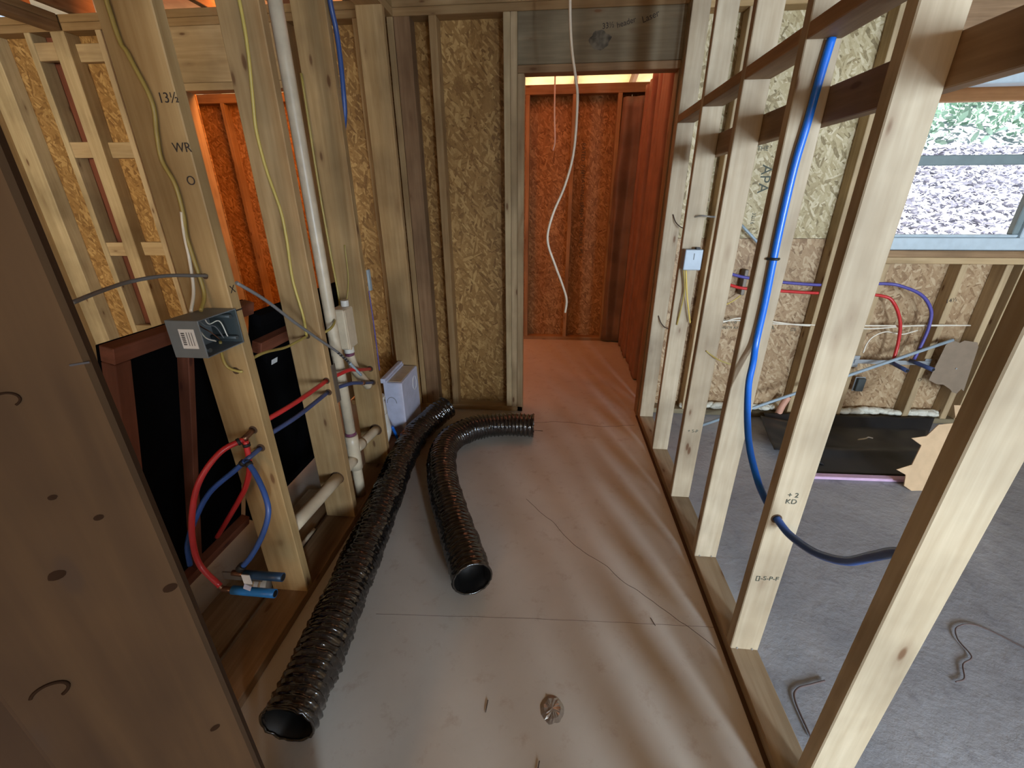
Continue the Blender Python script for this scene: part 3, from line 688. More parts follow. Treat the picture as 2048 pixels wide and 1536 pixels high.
tube('crimp_ring', [(-0.934, 0.913, 0.381), (-0.947, 0.91, 0.367)], 0.0125, M['black'], pb, n=2)
sb = thing('stub_out_bracket', 'steel bracket holding two sleeved tube stubs between the nearest left studs', 'bracket', (-0.95, 0.9, 0.28))
def stub(y, z, x0, x1, mat, lab):
    tube('stub_sleeve', [(x0, y, z), (x1, y, z-0.001)], 0.0135, mat, sb, 18, 3)['label'] = lab
    tube('sleeve_mouth', [(x1-0.002, y, z-0.001), (x1+0.001, y, z-0.001)], 0.0105, M['ductin'], sb, 16, 2)
    tube('brass_tail', [(x0-0.04, y, z+0.002), (x0, y, z)], 0.009, M['copper'], sb, 12, 3)
stub(0.91, 0.348, -0.935, -0.808, M['stubd'], 'dark blue sleeve')
stub(0.90, 0.286, -0.985, -0.842, M['stub'], 'bright blue sleeve')
box('bracket_bar', -1.03, -0.90, 0.925, 0.931, 0.30, 0.33, M['plate'], sb, bev=0.001)
box('tape_tag', -0.932, -0.905, 0.894, 0.896, 0.325, 0.362, M['whitepaper'], sb, bev=0); box('tape_tag', -0.935, -0.912, 0.892, 0.894, 0.300, 0.322, M['white'], sb, bev=0, rot=(0, R(25), 0))
rl = thing('red_supply_tube', 'straight red supply tube crossing through the left wall studs', 'tube', (-0.92, 1.5, 0.7))
tube('tube_run', [(-0.925, 1.118, 0.768), (-0.908, 1.30, 0.76), (-0.917, 1.537, 0.745)], 0.0088, M['red'], rl)
tube('tube_run', [(-0.915, 1.579, 0.742), (-0.90, 1.70, 0.73), (-0.898, 1.78, 0.70), (-0.934, 1.987, 0.624)], 0.0088, M['red'], rl)
rl2 = thing('slate_supply_tube', 'straight slate blue supply tube just below the red one', 'tube', (-0.92, 1.5, 0.65))
tube('tube_run', [(-0.925, 1.118, 0.716), (-0.908, 1.30, 0.708), (-0.921, 1.537, 0.693)], 0.0085, M['slate'], rl2)
tube('tube_run', [(-0.918, 1.579, 0.690), (-0.90, 1.70, 0.665), (-0.898, 1.80, 0.625), (-0.931, 1.987, 0.548)], 0.0085, M['slate'], rl2)
tube('crimp_ring', [(-0.897, 1.80, 0.625), (-0.902, 1.83, 0.612)], 0.0108, M['copper'], rl2, n=2)
np_ = tag(box('nail_plate', -0.9045, -0.9025, 1.566, 1.60, 0.63, 0.80, M['plate'], None, bev=0.0005), 'dull metal nail plate on the edge of the second left stud', 'plate')
dbl = tube('long_blue_tube', [(-0.893, 2.00, 2.335), (-0.893, 2.013, 2.138), (-0.893, 2.033, 2.051), (-0.893, 2.035, 1.953), (-0.896, 2.031, 1.848), (-0.905, 2.035, 1.767), (-0.93, 2.05, 1.70)], 0.010, M['navy'], label='dark blue tube rising to the ceiling beside the left wall', cat='tube')

# ------------------------------------------------------------------ cables, left wall
def cable(name, pts, r, mat, label, group=None): return tube(name, pts, r, mat, None, 8, 8, label, 'cable', group)
cable('electrical_cable', [(-1.004, 1.106, 2.30), (-1.004, 1.108, 1.814), (-0.990, 1.108, 1.735), (-0.965, 1.108, 1.644), (-0.977, 1.108, 1.573), (-0.983, 1.108, 1.519), (-0.966, 1.108, 1.463), (-0.967, 1.108, 1.392), (-0.975, 1.108, 1.343), (-0.972, 1.106, 1.279), (-0.965, 1.10, 1.19), (-0.955, 1.06, 1.150)], 0.0048, M['olive'], 'olive cable down the nearest left stud into the grey box')
cable('electrical_cable', [(-0.968, 1.106, 1.40), (-0.978, 1.105, 1.343), (-0.984, 1.105, 1.279), (-0.985, 1.09, 1.20), (-0.975, 1.05, 1.150)], 0.0042, M['wcable'], 'pale cable curving beside the olive one above the grey box')
cable('electrical_cable', [(-0.945, 1.085, 1.055), (-0.965, 1.10, 1.0), (-0.96, 1.104, 0.968), (-0.93, 1.108, 0.954), (-0.925, 1.113, 0.954)], 0.0042, M['olive'], 'short olive cable looping from under the grey box')
cable('electrical_cable', [(-0.960, 1.53, 2.30), (-0.960, 1.532, 1.976), (-0.965, 1.532, 1.855), (-0.982, 1.532, 1.724), (-0.992, 1.532, 1.638), (-0.985, 1.532, 1.523), (-0.964, 1.532, 1.397), (-0.963, 1.532, 1.297), (-0.971, 1.532, 1.155), (-0.959, 1.532, 1.022), (-0.962, 1.534, 0.938)], 0.0052, M['yellow'], 'yellow cable running down the second left stud')
cable('electrical_cable', [(-0.962, 1.535, 0.936), (-0.966, 1.47, 0.933), (-0.970, 1.40, 0.933), (-0.941, 1.25, 0.966), (-0.93, 1.154, 0.973)], 0.005, M['olive'], 'short yellow cable strung between the first two left studs')
cable('electrical_cable', [(-1.04, 1.98, 1.9), (-1.045, 1.98, 1.5), (-1.042, 1.98, 1.217), (-1.035, 1.975, 0.975), (-1.0, 1.85, 0.955), (-0.965, 1.75, 0.955), (-0.915, 1.68, 0.96), (-0.905, 1.62, 0.945), (-0.93, 1.579, 0.93)], 0.0052, M['olive'], 'yellow cable bending around the cream pipe at the third left stud')
cable('electrical_cable', [(-0.969, 1.983, 1.24), (-0.974, 1.983, 1.10), (-0.995, 1.983, 1.0), (-1.0, 1.95, 0.965)], 0.003, M['olive'], 'thin tan cable looping on the face of the third left stud')
g1 = cable('control_cable', [(-0.914, 0.724, 1.246), (-0.956, 0.82, 1.249), (-0.986, 0.92, 1.252), (-0.97, 1.0, 1.253), (-0.95, 1.07, 1.243), (-0.955, 1.114, 1.236)], 0.0045, M['gcable'], 'dark grey cable stretched from the big near stud to the next one')
g2 = thing('control_cable', 'loose grey cable end drooping across the second left stud', 'cable', (-0.89, 1.5, 0.95))
tube('jacket', [(-0.902, 1.152, 1.211), (-0.89, 1.24, 1.143), (-0.89, 1.367, 1.037), (-0.89, 1.501, 0.932), (-0.89, 1.62, 0.84), (-0.89, 1.70, 0.765)], 0.0052, M['gcable'], g2)
tube('bare_end', [(-0.89, 1.70, 0.765), (-0.89, 1.745, 0.717), (-0.89, 1.789, 0.671)], 0.0065, M['conduit'], g2)
for q in (0.05, 0.25, 0.45, 0.6, 0.75):
    a = Vector((-0.89, 1.61, 0.848)).lerp(Vector((-0.89, 1.70, 0.765)), q)
    tube('print_mark', [a, a+Vector((0, 0.008, -0.0073))], 0.0056, M['black'], g2, 8, 2)

# ------------------------------------------------------------------ grey device box, left
gb = thing('device_box', 'large dark grey electrical box with white barcode label on nearest left stud', 'electrical box', (-0.95, 1.03, 1.04))
q0, q1, q2, q3, q4, q5 = -0.985, -0.893, 0.975, 1.113, 1.046, 1.146
box('back_panel', q0, q0+0.004, q2, q3, q4, q5, M['box'], gb, bev=0.001)
box('front_panel', q0, q1, q2-0.004, q2, q4, q5, M['box'], gb, bev=0.001)
box('rear_panel', q0, q1, q3-0.004, q3, q4, q5, M['boxin'], gb, bev=0.001)
box('top_panel', q0, q1, q2, q3, q5-0.003, q5, M['box'], gb, bev=0.001)
box('bottom_panel', q0, q1, q2, q3, q4, q4+0.003, M['box'], gb, bev=0.001)
lb = box('barcode_label', q0+0.032, q0+0.075, q2-0.0050, q2-0.0042, q4+0.026, q4+0.078, M['whitepaper'], gb, bev=0)
for k in range(7): box('barcode_bar', q0+0.037, q0+0.046, q2-0.0058, q2-0.0051, q4+0.036+k*0.005, q4+0.0385+k*0.005, M['black'], lb, bev=0)
for k in range(3): box('print_line', q0+0.052+k*0.007, q0+0.0535+k*0.007, q2-0.0058, q2-0.0051, q4+0.034, q4+0.070, M['gcable'], lb, bev=0)
for k, c in enumerate((M['wcable'], M['copper'], M['gcable'], M['wcable'])):
    tube('wire_end', [(q0+0.02+0.01*k, q2+0.03+0.012*k, q5-0.006), (q0+0.05, q2+0.035+0.014*k, q5-0.03), (q1-0.02, q2+0.03+0.02*k, q4+0.045+0.01*k), (q1-0.012, q2+0.05+0.015*k, q4+0.03)], 0.0016, c, gb, 6)
for yy_, zz_ in ((1.095, 1.065), (1.09, 1.128), (0.99, 1.062)):
    tube('screw_boss', [(q0+0.01, yy_, zz_), (q1-0.004, yy_, zz_)], 0.006, M['boxin'], gb, 10, 2)
lst3 = tag(box('switch_clip', -0.9045, -0.893, 2.030, 2.055, 1.02, 1.12, M['conduit'], None, bev=0.002), 'small grey blue clip on the side of the third left stud', 'clip')
cable('violet_wire', [(-0.9035, 2.032, 1.02), (-0.9025, 2.034, 0.85), (-0.9025, 2.032, 0.70), (-0.9035, 2.031, 0.60)], 0.003, M['violet'], 'thin violet wire hanging below the grey blue clip')

# ------------------------------------------------------------------ leaning black panels
def lean(label, y0, y1, ztop, cols, rail_z=None, mats=(WDY, WDZ)):
    xb = -1.07-0.28*ztop; ang = math.atan(0.28); Ln = ztop/math.cos(ang)
    root = thing('framed_panel', label, 'panel', (xb, y0, 0.0))
    ux = Vector((math.sin(ang), 0, math.cos(ang))); nrm = Vector((math.cos(ang), 0, -math.sin(ang)))
    M3 = Matrix((nrm, Vector((0, 1, 0)), ux)).transposed().to_4x4()
    def piece(name, n0, n1, ya, yb, s0, s1, mat):
        me = boxmesh(n1-n0, yb-ya, s1-s0, mat, 0.002)
        o = bpy.data.objects.new(name, me); COL.objects.link(o); o.parent = root
        c = Vector((xb, 0, 0)) + nrm*((n0+n1)/2) + Vector((0, (ya+yb)/2, 0)) + ux*((s0+s1)/2)
        o.matrix_basis = Matrix.Translation(c-Vector(root.location)) @ M3
        return o
    D = 0.0
    piece('black_sheet', -0.058, -0.050, y0, y1, 0.04, Ln-0.002, M['blackfelt'])
    piece('top_rail', -0.049, D-0.011, y0, y1, Ln-0.045, Ln, mats[0])
    piece('bottom_rail', -0.049, D-0.011, y0, y1, 0.045, 0.09, mats[0])
    for k_, a in enumerate(cols): piece('upright', -0.049, D-0.011, a, a+(0.045 if k_ == 0 else 0.024), 0.091, Ln-0.046, mats[1])
    if rail_z: piece('middle_rail', -0.049, D-0.011, y0+0.046, y1-0.046, rail_z-0.045, rail_z, mats[0])
    return root, piece, Ln
lean('nearer black panel in dark red lumber frame leaning behind the left studs', 0.905, 1.445, 1.085, (0.905, 1.135))
r_, pc, Ln = lean('farther black panel with red middle rail behind the second left stud', 1.46, 2.30, 1.03, (1.86,), 0.90, (M['blackfelt'], M['blackfelt']))
pc('white_tag', -0.048, -0.046, 1.60, 1.64, 0.80, 0.87, M['whitepaper'])
pc('red_rail', -0.0495, -0.011, 1.47, 1.85, 0.906, 0.955, WDY)

# loose things between the left studs near the floor
tag(box('scrap_board', -1.26, -1.08, 0.75, 1.75, 0.0, 0.019, WBY, None), 'brown scrap board lying flat behind the left wall plate', 'board')
pc_ = thing('pipe_coupling', 'short white plastic coupling lying beside the left wall plate', 'pipe fitting', (-1.1, 1.14, 0.05))
tube('coupling_body', [(-1.14, 1.11, 0.050), (-1.065, 1.125, 0.050)], 0.030, M['pvcw'], pc_, 20, 3)
for x in (-1.115, -1.09): tube('coupling_ring', [(x, 1.115, 0.05), (x+0.006, 1.116, 0.05)], 0.0315, M['card'], pc_, 20, 2)
tag(tube('round_stick', [(-1.075, 1.15, 0.035), (-1.062, 1.45, 0.030)], 0.010, M['pvc'], None, 10), 'cream plastic stick lying behind the left wall plate', 'stick')
tag(tube('red_tag', [(-0.875, 1.555, 0.006), (-0.865, 1.575, 0.010), (-0.84, 1.57, 0.006), (-0.85, 1.545, 0.006)], 0.004, M['red'], None, 6), 'tiny red plastic scrap on the floor by the second left stud', 'scrap')

# ------------------------------------------------------------------ right wall services
bp = thing('blue_water_tube', 'long bright blue water tube running down the right studs and looping towards the camera', 'tube', (0.68, 1.42, 1.0))
tube('tube_run', [(0.690, 1.424, 1.803), (0.683, 1.424, 1.713), (0.678, 1.424, 1.61), (0.671, 1.424, 1.513), (0.670, 1.424, 1.368), (0.672, 1.424, 1.253), (0.676, 1.423, 1.114), (0.674, 1.417, 0.99), (0.666, 1.39, 0.93), (0.654, 1.36, 0.86), (0.647, 1.30, 0.761), (0.647, 1.24, 0.684), (0.655, 1.17, 0.619), (0.655, 1.12, 0.601), (0.655, 1.067, 0.592)], 0.0105, M['blue'], bp, 14)
tube('tube_run', [(0.654, 1.032, 0.590), (0.671, 0.98, 0.575), (0.689, 0.90, 0.593), (0.699, 0.82, 0.647), (0.690, 0.75, 0.731), (0.68, 0.70, 0.79), (0.675, 0.657, 0.82)], 0.0105, M['navy'], bp, 14)['label'] = 'darker drooping end of the blue tube'
tube('pipe_clip', [(0.655, 1.430, 1.255), (0.665, 1.412, 1.256), (0.678, 1.411, 1.256), (0.690, 1.430, 1.255)], 0.004, M['black'], bp, 8)
rbx = thing('device_box', 'small light blue grey electrical box on the far right wall stud', 'electrical box', (0.69, 2.26, 1.15))
box('box_shell', 0.638, 0.722, 2.235, 2.288, 1.105, 1.203, M['lbox'], rbx, bev=0.003)
box('box_slot', 0.680, 0.683, 2.2335, 2.2348, 1.155, 1.185, M['boxin'], rbx, bev=0)
box('nail_tab', 0.69, 0.71, 2.245, 2.27, 1.2035, 1.212, M['black'], rbx, bev=0)
cable('electrical_cable', [(0.650, 2.265, 1.103), (0.672, 2.27, 1.0), (0.668, 2.275, 0.895), (0.664, 2.286, 0.814)], 0.0042, M['olive'], 'olive cable loop hanging left below the small right box')
cable('electrical_cable', [(0.660, 2.26, 1.103), (0.685, 2.265, 0.98), (0.705, 2.265, 0.90), (0.725, 2.27, 0.83)], 0.0042, M['yellow'], 'yellow cable hanging right below the small right box')
cable('thin_wire', [(0.672, 1.8345, 0.82), (0.70, 1.825, 0.80), (0.73, 1.81, 0.785), (0.775, 1.80, 0.772)], 0.003, M['olive'], 'short brown wire poking from the middle right stud')
cable('thin_wire', [(0.668, 2.718, 0.755), (0.685, 2.70, 0.715), (0.71, 2.68, 0.69), (0.745, 2.66, 0.685)], 0.003, M['soot'], 'thin dark wire stub low on the corner stud right of the doorway')
cable('thin_wire', [(0.674, 2.718, 1.35), (0.69, 2.70, 1.31), (0.715, 2.68, 1.285), (0.748, 2.66, 1.272)], 0.003, M['soot'], 'thin dark wire stub high on the corner stud right of the doorway')
cable('metal_rod', [(0.674, 2.288, 1.350), (0.69, 2.25, 1.356), (0.73, 2.23, 1.352), (0.745, 2.22, 1.352)], 0.004, M['steel'], 'short pale metal rod through the far right wall stud')

fbl = tube('blue_water_tube', [(0.99, 2.85, 1.02), (1.091, 2.86, 1.003), (1.204, 2.875, 0.975), (1.42, 2.88, 0.948), (1.665, 2.88, 0.932), (1.85, 2.87, 0.940), (2.04, 2.855, 0.948), (2.125, 2.84, 0.935), (2.245, 2.83, 0.885), (2.325, 2.825, 0.795), (2.345, 2.82, 0.693), (2.34, 2.815, 0.595), (2.325, 2.81, 0.480)], 0.0095, M['violet'], None, 10, 8, 'violet blue tube crossing the window wall and curving down under the window', 'tube')
frd = tube('red_water_tube', [(0.99, 2.85, 0.95), (1.105, 2.86, 0.932), (1.211, 2.875, 0.906), (1.424, 2.88, 0.892), (1.66, 2.88, 0.881), (1.85, 2.87, 0.885), (2.045, 2.855, 0.872), (2.110, 2.84, 0.832), (2.175, 2.83, 0.722), (2.205, 2.825, 0.591), (2.205, 2.81, 0.462)], 0.0095, M['red'], None, 10, 8, 'red tube crossing the window wall and curving down under the window', 'tube')
b2_ = thing('stub_out_bracket', 'bright steel bracket with two dark stubs under the window', 'bracket', (2.2, 2.83, 0.44))
box('bracket_bar', 2.00, 2.46, 2.846, 2.850, 0.428, 0.456, M['steel'], b2_, bev=0.001)
box('bracket_end', 1.985, 2.03, 2.852, 2.858, 0.40, 0.48, M['steel'], b2_, bev=0.001)
box('bracket_end', 2.43, 2.47, 2.852, 2.858, 0.42, 0.47, M['steel'], b2_, bev=0.001)
tube('stub_sleeve', [(2.21, 2.835, 0.448), (2.22, 2.70, 0.440)], 0.013, M['slate'], b2_, 14, 3); tube('stub_sleeve', [(2.325, 2.835, 0.462), (2.365, 2.70, 0.452)], 0.013, M['slate'], b2_, 14, 3)
tube('sleeve_mouth', [(2.22, 2.701, 0.440), (2.2201, 2.698, 0.440)], 0.010, M['ductin'], b2_, 14, 2); tube('sleeve_mouth', [(2.365, 2.701, 0.452), (2.3651, 2.698, 0.452)], 0.010, M['ductin'], b2_, 14, 2)
tag(tube('conduit_rod', [(1.029, 2.67, 0.008), (2.496, 2.80, 0.617)], 0.010, M['conduit'], None, 12, 6), 'long blue grey plastic conduit leaning across under the window', 'conduit')
tag(tube('conduit_rod', [(1.125, 2.90, 1.293), (1.29, 2.90, 1.15)], 0.008, M['conduit'], None, 10, 3), 'short pale rod crossing the strand board joint right of the doorway', 'rod')
wc = [(0.99, 2.86, 0.69), (1.12, 2.87, 0.683), (1.225, 2.87, 0.712), (1.417, 2.87, 0.695), (1.654, 2.87, 0.671), (1.85, 2.868, 0.68), (2.031, 2.856, 0.683), (2.3, 2.85, 0.690), (2.60, 2.85, 0.699)]
cable('electrical_cable', wc, 0.0048, M['wcable'], 'upper white cable running level across the window wall')
cable('electrical_cable', [(x, y-0.006, z+0.014*math.sin(i*1.9)-0.006) for i, (x, y, z) in enumerate(wc)], 0.0042, M['wcable'], 'lower white cable waving along the level one on the window wall')
cable('electrical_cable', [(2.04, 2.855, 0.50), (2.055, 2.87, 0.56), (2.09, 2.88, 0.608), (2.15, 2.88, 0.638), (2.21, 2.88, 0.630), (2.26, 2.88, 0.625), (2.33, 2.87, 0.655)], 0.004, M['wcable'], 'white cable arching down left under the window')
cable('thin_wire', [(0.98, 2.859, 0.74), (1.10, 2.865, 0.79), (1.16, 2.875, 0.82), (1.21, 2.885, 0.858)], 0.004, M['yellow'], 'short yellow wire near the blue and red tubes')
rb_ = thing('device_box', 'small black outlet box low on the cripple stud under the window', 'electrical box', (2.12, 2.90, 0.26))
box('box_shell', 2.085, 2.135, 2.875, 2.90, 0.215, 0.308, M['boxin'], rb_, bev=0.003); box('cover_rim', 2.078, 2.142, 2.898, 2.902, 0.210, 0.313, M['steel'], rb_, bev=0.001)
sd = tag(box('device_bracket', 1.205, 1.228, 2.88, 2.94, 0.86, 1.02, M['plate'], None, bev=0.003), 'dark mounting bracket where blue and red tubes pass', 'bracket')

# foam beads
fo = thing('spray_foam', 'bumpy cream spray foam bead along the foot of the window wall', 'foam', (1.7, 2.87, 0.03))
bm = bmesh.new()
for i in range(170):
    x = random.choice([random.uniform(0.95, 1.64), random.uniform(2.03, 2.42), random.uniform(2.48, 2.7)])
    r_s = random.uniform(0.012, 0.028)
    bmesh.ops.create_icosphere(bm, subdivisions=2, radius=r_s, matrix=Matrix.Translation((x, 2.915-random.uniform(0, 0.03), 0.052+random.uniform(0, 0.018))) @ Matrix.Diagonal((1.5, 1, 0.8, 1)))
for f in bm.faces: f.smooth = True
fm = link('foam_bead', tomesh(bm, 'foam_bead'), M['foam'], fo); fm['kind'] = 'stuff'
tag(tube('foam_tube_scrap', [(1.60, 2.83, 0.02), (1.62, 2.84, 0.10), (1.65, 2.85, 0.17)], 0.022, plain('salmon_foam', (0.62, 0.32, 0.22), 0.6), None, 10), 'salmon coloured foam plug standing at the foot of the window wall', 'foam')

# black membrane sheet folded on the slab
def sheet(name, corners, nx, ny, mat, seed, amp=0.01, lift=None, thick=0.003):
    bm = bmesh.new(); g = []
    a, b_, c, d = [Vector(q) for q in corners]
    for j in range(ny+1):
        row = []
        for i in range(nx+1):
            u, v = i/nx, j/ny
            p = a.lerp(b_, u).lerp(d.lerp(c, u), v)
            p.z += abs(noise.noise(Vector((p.x*5+seed, p.y*5, 0))))*amp + (lift(u, v) if lift else 0)
            row.append(bm.verts.new(p))
        g.append(row)
    for j in range(ny):
        for i in range(nx):
            f = bm.faces.new((g[j][i], g[j][i+1], g[j+1][i+1], g[j+1][i])); f.smooth = True
    o = link(name, tomesh(bm, name), mat); s = o.modifiers.new('thick', 'SOLIDIFY'); s.thickness = thick; s.offset = 1
    return o
ms = thing('rubber_membrane', 'black folded waterproof membrane lying on the slab under the window', 'membrane', (1.9, 2.45, 0))
def mlift(u, v): return 0.05*max(0, v-0.85)/0.15 + 0.02*math.exp(-((v-0.35)/0.08)**2)
o = sheet('main_sheet', [(1.50, 2.17, 0.002), (2.05, 2.19, 0.002), (2.62, 2.84, 0.002), (1.50, 2.82, 0.002)], 40, 40, M['membrane'], 4, 0.012, mlift)
o.parent = ms; o.matrix_parent_inverse = ms.matrix_basis.inverted()
o = sheet('folded_flap', [(1.34, 2.31, 0.006), (1.60, 2.25, 0.006), (1.66, 2.70, 0.03), (1.42, 2.70, 0.03)], 16, 16, M['membrane'], 14, 0.02, lambda u, v: 0.05*(1-u))
o.parent = ms; o.matrix_parent_inverse = ms.matrix_basis.inverted()
tube('white_scrap', [(1.95, 2.53, 0.03), (2.0, 2.54, 0.036), (2.03, 2.56, 0.034), (2.05, 2.55, 0.034)], 0.004, M['whitepaper'], ms, 6)
tag(box('foam_strip', 1.42, 2.02, 2.115, 2.155, 0.0, 0.018, M['pink'], None, bev=0.004, rot=(0, 0, R(1.5))), 'lilac pink foam strip along the front edge of the black membrane', 'strip')

# card templates
c1 = thing('card_template', 'brown notched card hung on the wall stud under the window at right', 'card', (2.58, 2.80, 0.4))
polyplate('card_sheet', [(0, 0.09), (0.015, 0.33), (0.04, 0.36), (0.09, 0.345), (0.11, 0.36), (0.19, 0.35), (0.205, 0.32), (0.235, 0.02), (0.215, 0.035), (0.20, 0.0), (0.17, 0.01), (0.15, 0.03), (0.10, 0.06), (0.05, 0.065)], 0.003, M['carddark'], (2.45, 2.80, 0.255), (1, 0, 0), (0, 0, 1), c1)
tube('screw_head', [(2.58, 2.796, 0.43), (2.58, 2.792, 0.43)], 0.005, M['steel'], c1, 8, 2)
c2 = thing('card_template', 'beige card with two pointed tabs standing on the slab by the near right stud', 'card', (1.9, 2.1, 0))
polyplate('card_sheet', [(0.0, 0.0), (-0.045, 0.03), (-0.045, 0.09), (-0.10, 0.12), (-0.02, 0.145), (0.015, 0.25), (-0.045, 0.29), (0.035, 0.30), (0.09, 0.36), (0.20, 0.37), (0.24, 0.0)], 0.004, M['card'], (1.93, 2.05, 0.0), (0.98, 0.12, 0), (0, 0.26, 0.96), c2)
polyplate('card_flap', [(0.0, 0.0), (0.12, 0.0), (0.12, 0.07), (0.0, 0.075)], 0.004, M['card'], (2.10, 2.17, 0.375), (0.98, 0.1, 0), (0, 0.5, 0.8), c2)

# ------------------------------------------------------------------ hanging cables
cable('hanging_cable', [(0.028, 2.3, 2.41), (0.030, 2.3, 2.202), (0.044, 2.3, 2.047), (0.070, 2.3, 1.92), (0.081, 2.3, 1.844), (0.076, 2.3, 1.644), (0.041, 2.3, 1.495), (-0.015, 2.3, 1.359), (-0.037, 2.3, 1.24), (0.006, 2.3, 1.116), (0.049, 2.3, 1.013), (0.074, 2.3, 0.934), (0.069, 2.3, 0.865)], 0.0062, M['wcable'], 'long wavy white cable hanging from the ceiling before the doorway')
cable('hanging_cable', [(-0.04, 4.0, 2.75), (-0.040, 4.0, 2.293), (-0.036, 4.0, 2.059), (-0.026, 4.0, 1.884), (-0.038, 4.0, 1.808)], 0.006, M['wcable'], 'short pale cable hanging inside the red lit room')

# ------------------------------------------------------------------ floor bits
def floor_line(name, pts, r, mat, nz=0.012):
    P = catmull([(x, y, 0.0) for x, y in pts], 14)
    P = [p+Vector((noise.noise(p*14), noise.noise(p*15+Vector((5, 0, 0))), 0))*nz for p in P]
    o = tube(name, [(p.x, p.y, -r*0.55) for p in P], r, mat, None, 6, 1); o.parent = fl; o.matrix_parent_inverse = fl.matrix_basis.inverted(); return o
floor_line('crack', [(-0.10, 1.80), (0.0, 1.68), (0.13, 1.50), (0.24, 1.40), (0.34, 1.30), (0.43, 1.22), (0.53, 1.13), (0.60, 1.05)], 0.0016, M['soot'])
floor_line('slab_joint', [(-0.62, 1.075), (-0.2, 1.10), (0.2, 1.12), (0.62, 1.135)], 0.0009, M['cord'], 0.002)
floor_line('crack', [(-0.17, 2.62), (0.1, 2.66), (0.35, 2.62), (0.6, 2.66)], 0.002, M['soot'])
bm = bmesh.new()
bmesh.ops.create_circle(bm, cap_ends=False, segments=28, radius=0.036)
c_ = bm.verts.new((0, 0, 0.006)); ring = [v for v in bm.verts if v is not c_]
for v in ring: v.co *= 1+0.12*noise.noise(v.co*60); v.co.y *= 1.12
r1 = [bm.verts.new((v.co.x*0.7, v.co.y*0.7, 0.005+0.004*noise.noise(v.co*90))) for v in ring]; r2_ = [bm.verts.new((v.co.x*0.35, v.co.y*0.35, 0.004+0.006*abs(noise.noise(v.co*120)))) for v in ring]
n_ = len(ring)
for k in range(n_):
    j = (k+1) % n_
    bm.faces.new((ring[k], ring[j], r1[j], r1[k])); bm.faces.new((r1[k], r1[j], r2_[j], r2_[k])); bm.faces.new((r2_[k], r2_[j], c_))
bmesh.ops.recalc_face_normals(bm, faces=bm.faces)
tag(link('foil_disc', tomesh(bm, 'foil_disc'), M['foil'], None, (0.04, 0.808, 0.001)), 'crumpled shiny round foil patch on the slab near the camera', 'foil')
tag(tube('floor_cord', [(1.70, 1.10, 0.004), (1.58, 1.22, 0.004), (1.496, 1.215, 0.004), (1.455, 1.165, 0.004), (1.447, 1.10, 0.004), (1.396, 1.069, 0.004), (1.36, 1.02, 0.004), (1.323, 1.006, 0.004)], 0.0022, M['cord'], None, 6), 'thin dark cord squiggling on the rough grey slab at right', 'cord')
tag(tube('floor_cord', [(0.78, 0.80, 0.004), (0.785, 0.90, 0.004), (0.81, 0.937, 0.004), (0.86, 0.955, 0.004), (0.91, 0.971, 0.004)], 0.003, M['cord'], None, 6), 'dark curved cord on the grey slab beside the near right plate', 'cord')
for (x, y, a, lab) in ((-0.16, 0.78, 0.1, 'thin nail on the slab left of the foil patch'), (0.0, 0.64, 0.3, 'small bent nail on the slab nearest the camera'), (0.40, 1.15, 2.6, 'tiny nail on the slab near the second right stud')):
    tag(tube('nail', [(x, y, 0.003), (x+0.035*math.sin(a)*0.6, y+0.035*math.cos(a), 0.003)], 0.0014, M['soot'], None, 6, 2), lab, 'nail')

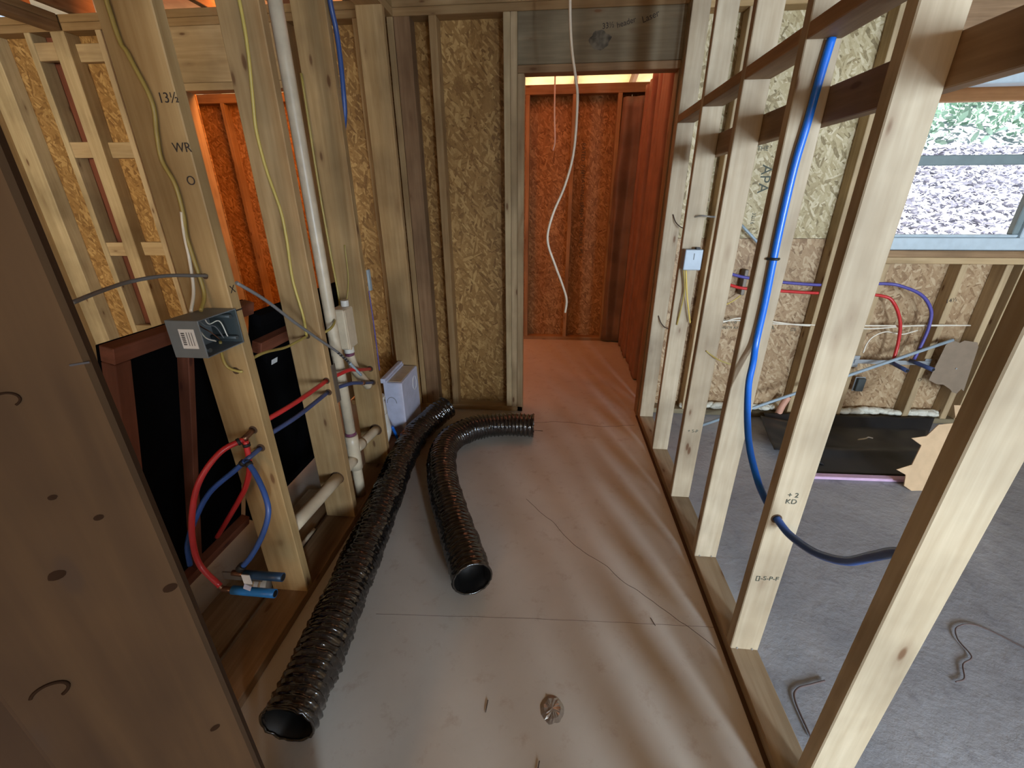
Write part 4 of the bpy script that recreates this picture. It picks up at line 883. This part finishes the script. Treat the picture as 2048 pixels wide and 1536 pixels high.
# ------------------------------------------------------------------ outdoors
m, nt, b = newmat('leaf_litter')
v = objcoord(nt, False)
n1 = N(nt, 'ShaderNodeTexNoise', i_Scale=26.0, i_Detail=4.0, i_Roughness=0.7, i_Distortion=1.2); nt.links.new(v, n1.inputs['Vector'])
nt.links.new(ramp(nt, n1.outputs[0], [(0.30, (0.38, 0.38, 0.45)), (0.46, (0.55, 0.55, 0.61)), (0.62, (0.70, 0.70, 0.76))]).outputs[0], b.inputs['Base Color']); b.inputs['Roughness'].default_value = 0.8
bump(nt, b, n1.outputs[0], 1.0, 0.03)
GR = m
bm = bmesh.new(); g = []
for j in range(61):
    row = []
    for i in range(71):
        x = -3+i*0.2+ (0.0); y = 3.9+j*0.16
        z = 0.35+ (y-3.9)*0.62 + 0.05*noise.noise(Vector((x*2.1, y*2.1, 0))) + 0.02*noise.noise(Vector((x*7, y*7, 3)))
        if y < 6.6 and x < 1.8: z = -0.3
        row.append(bm.verts.new((x, y, z)))
    g.append(row)
for j in range(60):
    for i in range(70): f = bm.faces.new((g[j][i], g[j][i+1], g[j+1][i+1], g[j+1][i])); f.smooth = True
gr = link('ground_slope', tomesh(bm, 'ground_slope'), GR); gr['kind'] = 'structure'
def slope(x, y): return 0.35+(y-3.9)*0.62+0.05*noise.noise(Vector((x*2.1, y*2.1, 0)))
# litter: pale leaf flakes
def flakes(name, n, x0, x1, y0, y1, s0, s1, mat, label, cat, zoff, tilt):
    bm = bmesh.new()
    for _ in range(n):
        x, y = random.uniform(x0, x1), random.uniform(y0, y1); s = random.uniform(s0, s1)
        mt = Matrix.Translation((x, y, slope(x, y)+random.uniform(0.0, zoff)+0.01)) @ Euler((random.uniform(-tilt, tilt)+0.5, random.uniform(-tilt, tilt), random.uniform(0, 6.3))).to_matrix().to_4x4()
        q = [mt @ Vector(p) for p in ((-s, 0, 0), (-s*0.3, s*0.4, s*0.1), (s*0.5, s*0.35, 0), (s, 0, s*0.15), (s*0.4, -s*0.38, 0), (-s*0.4, -s*0.35, s*0.08))]
        bm.faces.new([bm.verts.new(p) for p in q])
    o = link(name, tomesh(bm, name), mat); tag(o, label, cat, kind='stuff'); return o
flakes('leaf_litter', 9000, 2.4, 7.0, 4.0, 6.6, 0.02, 0.06, plain('pale_dry_leaf', (0.60, 0.60, 0.67), 0.8, noise_amt=0.15, nscale=4), 'pale dry leaf litter covering the slope outside the window', 'leaf litter', 0.03, 0.6)
flakes('green_undergrowth', 9000, 2.8, 9.0, 6.6, 10.5, 0.03, 0.09, plain('pale_green_leaf', (0.36, 0.52, 0.40), 0.6, noise_amt=0.5, nscale=2), 'green leafy undergrowth at the top of the slope outside', 'plants', 0.35, 1.2)
pb_ = structure('trim_3'); box('porch_board', 1.2, 4.6, 3.05, 3.09, 1.93, 2.16, M['porch'], pb_)
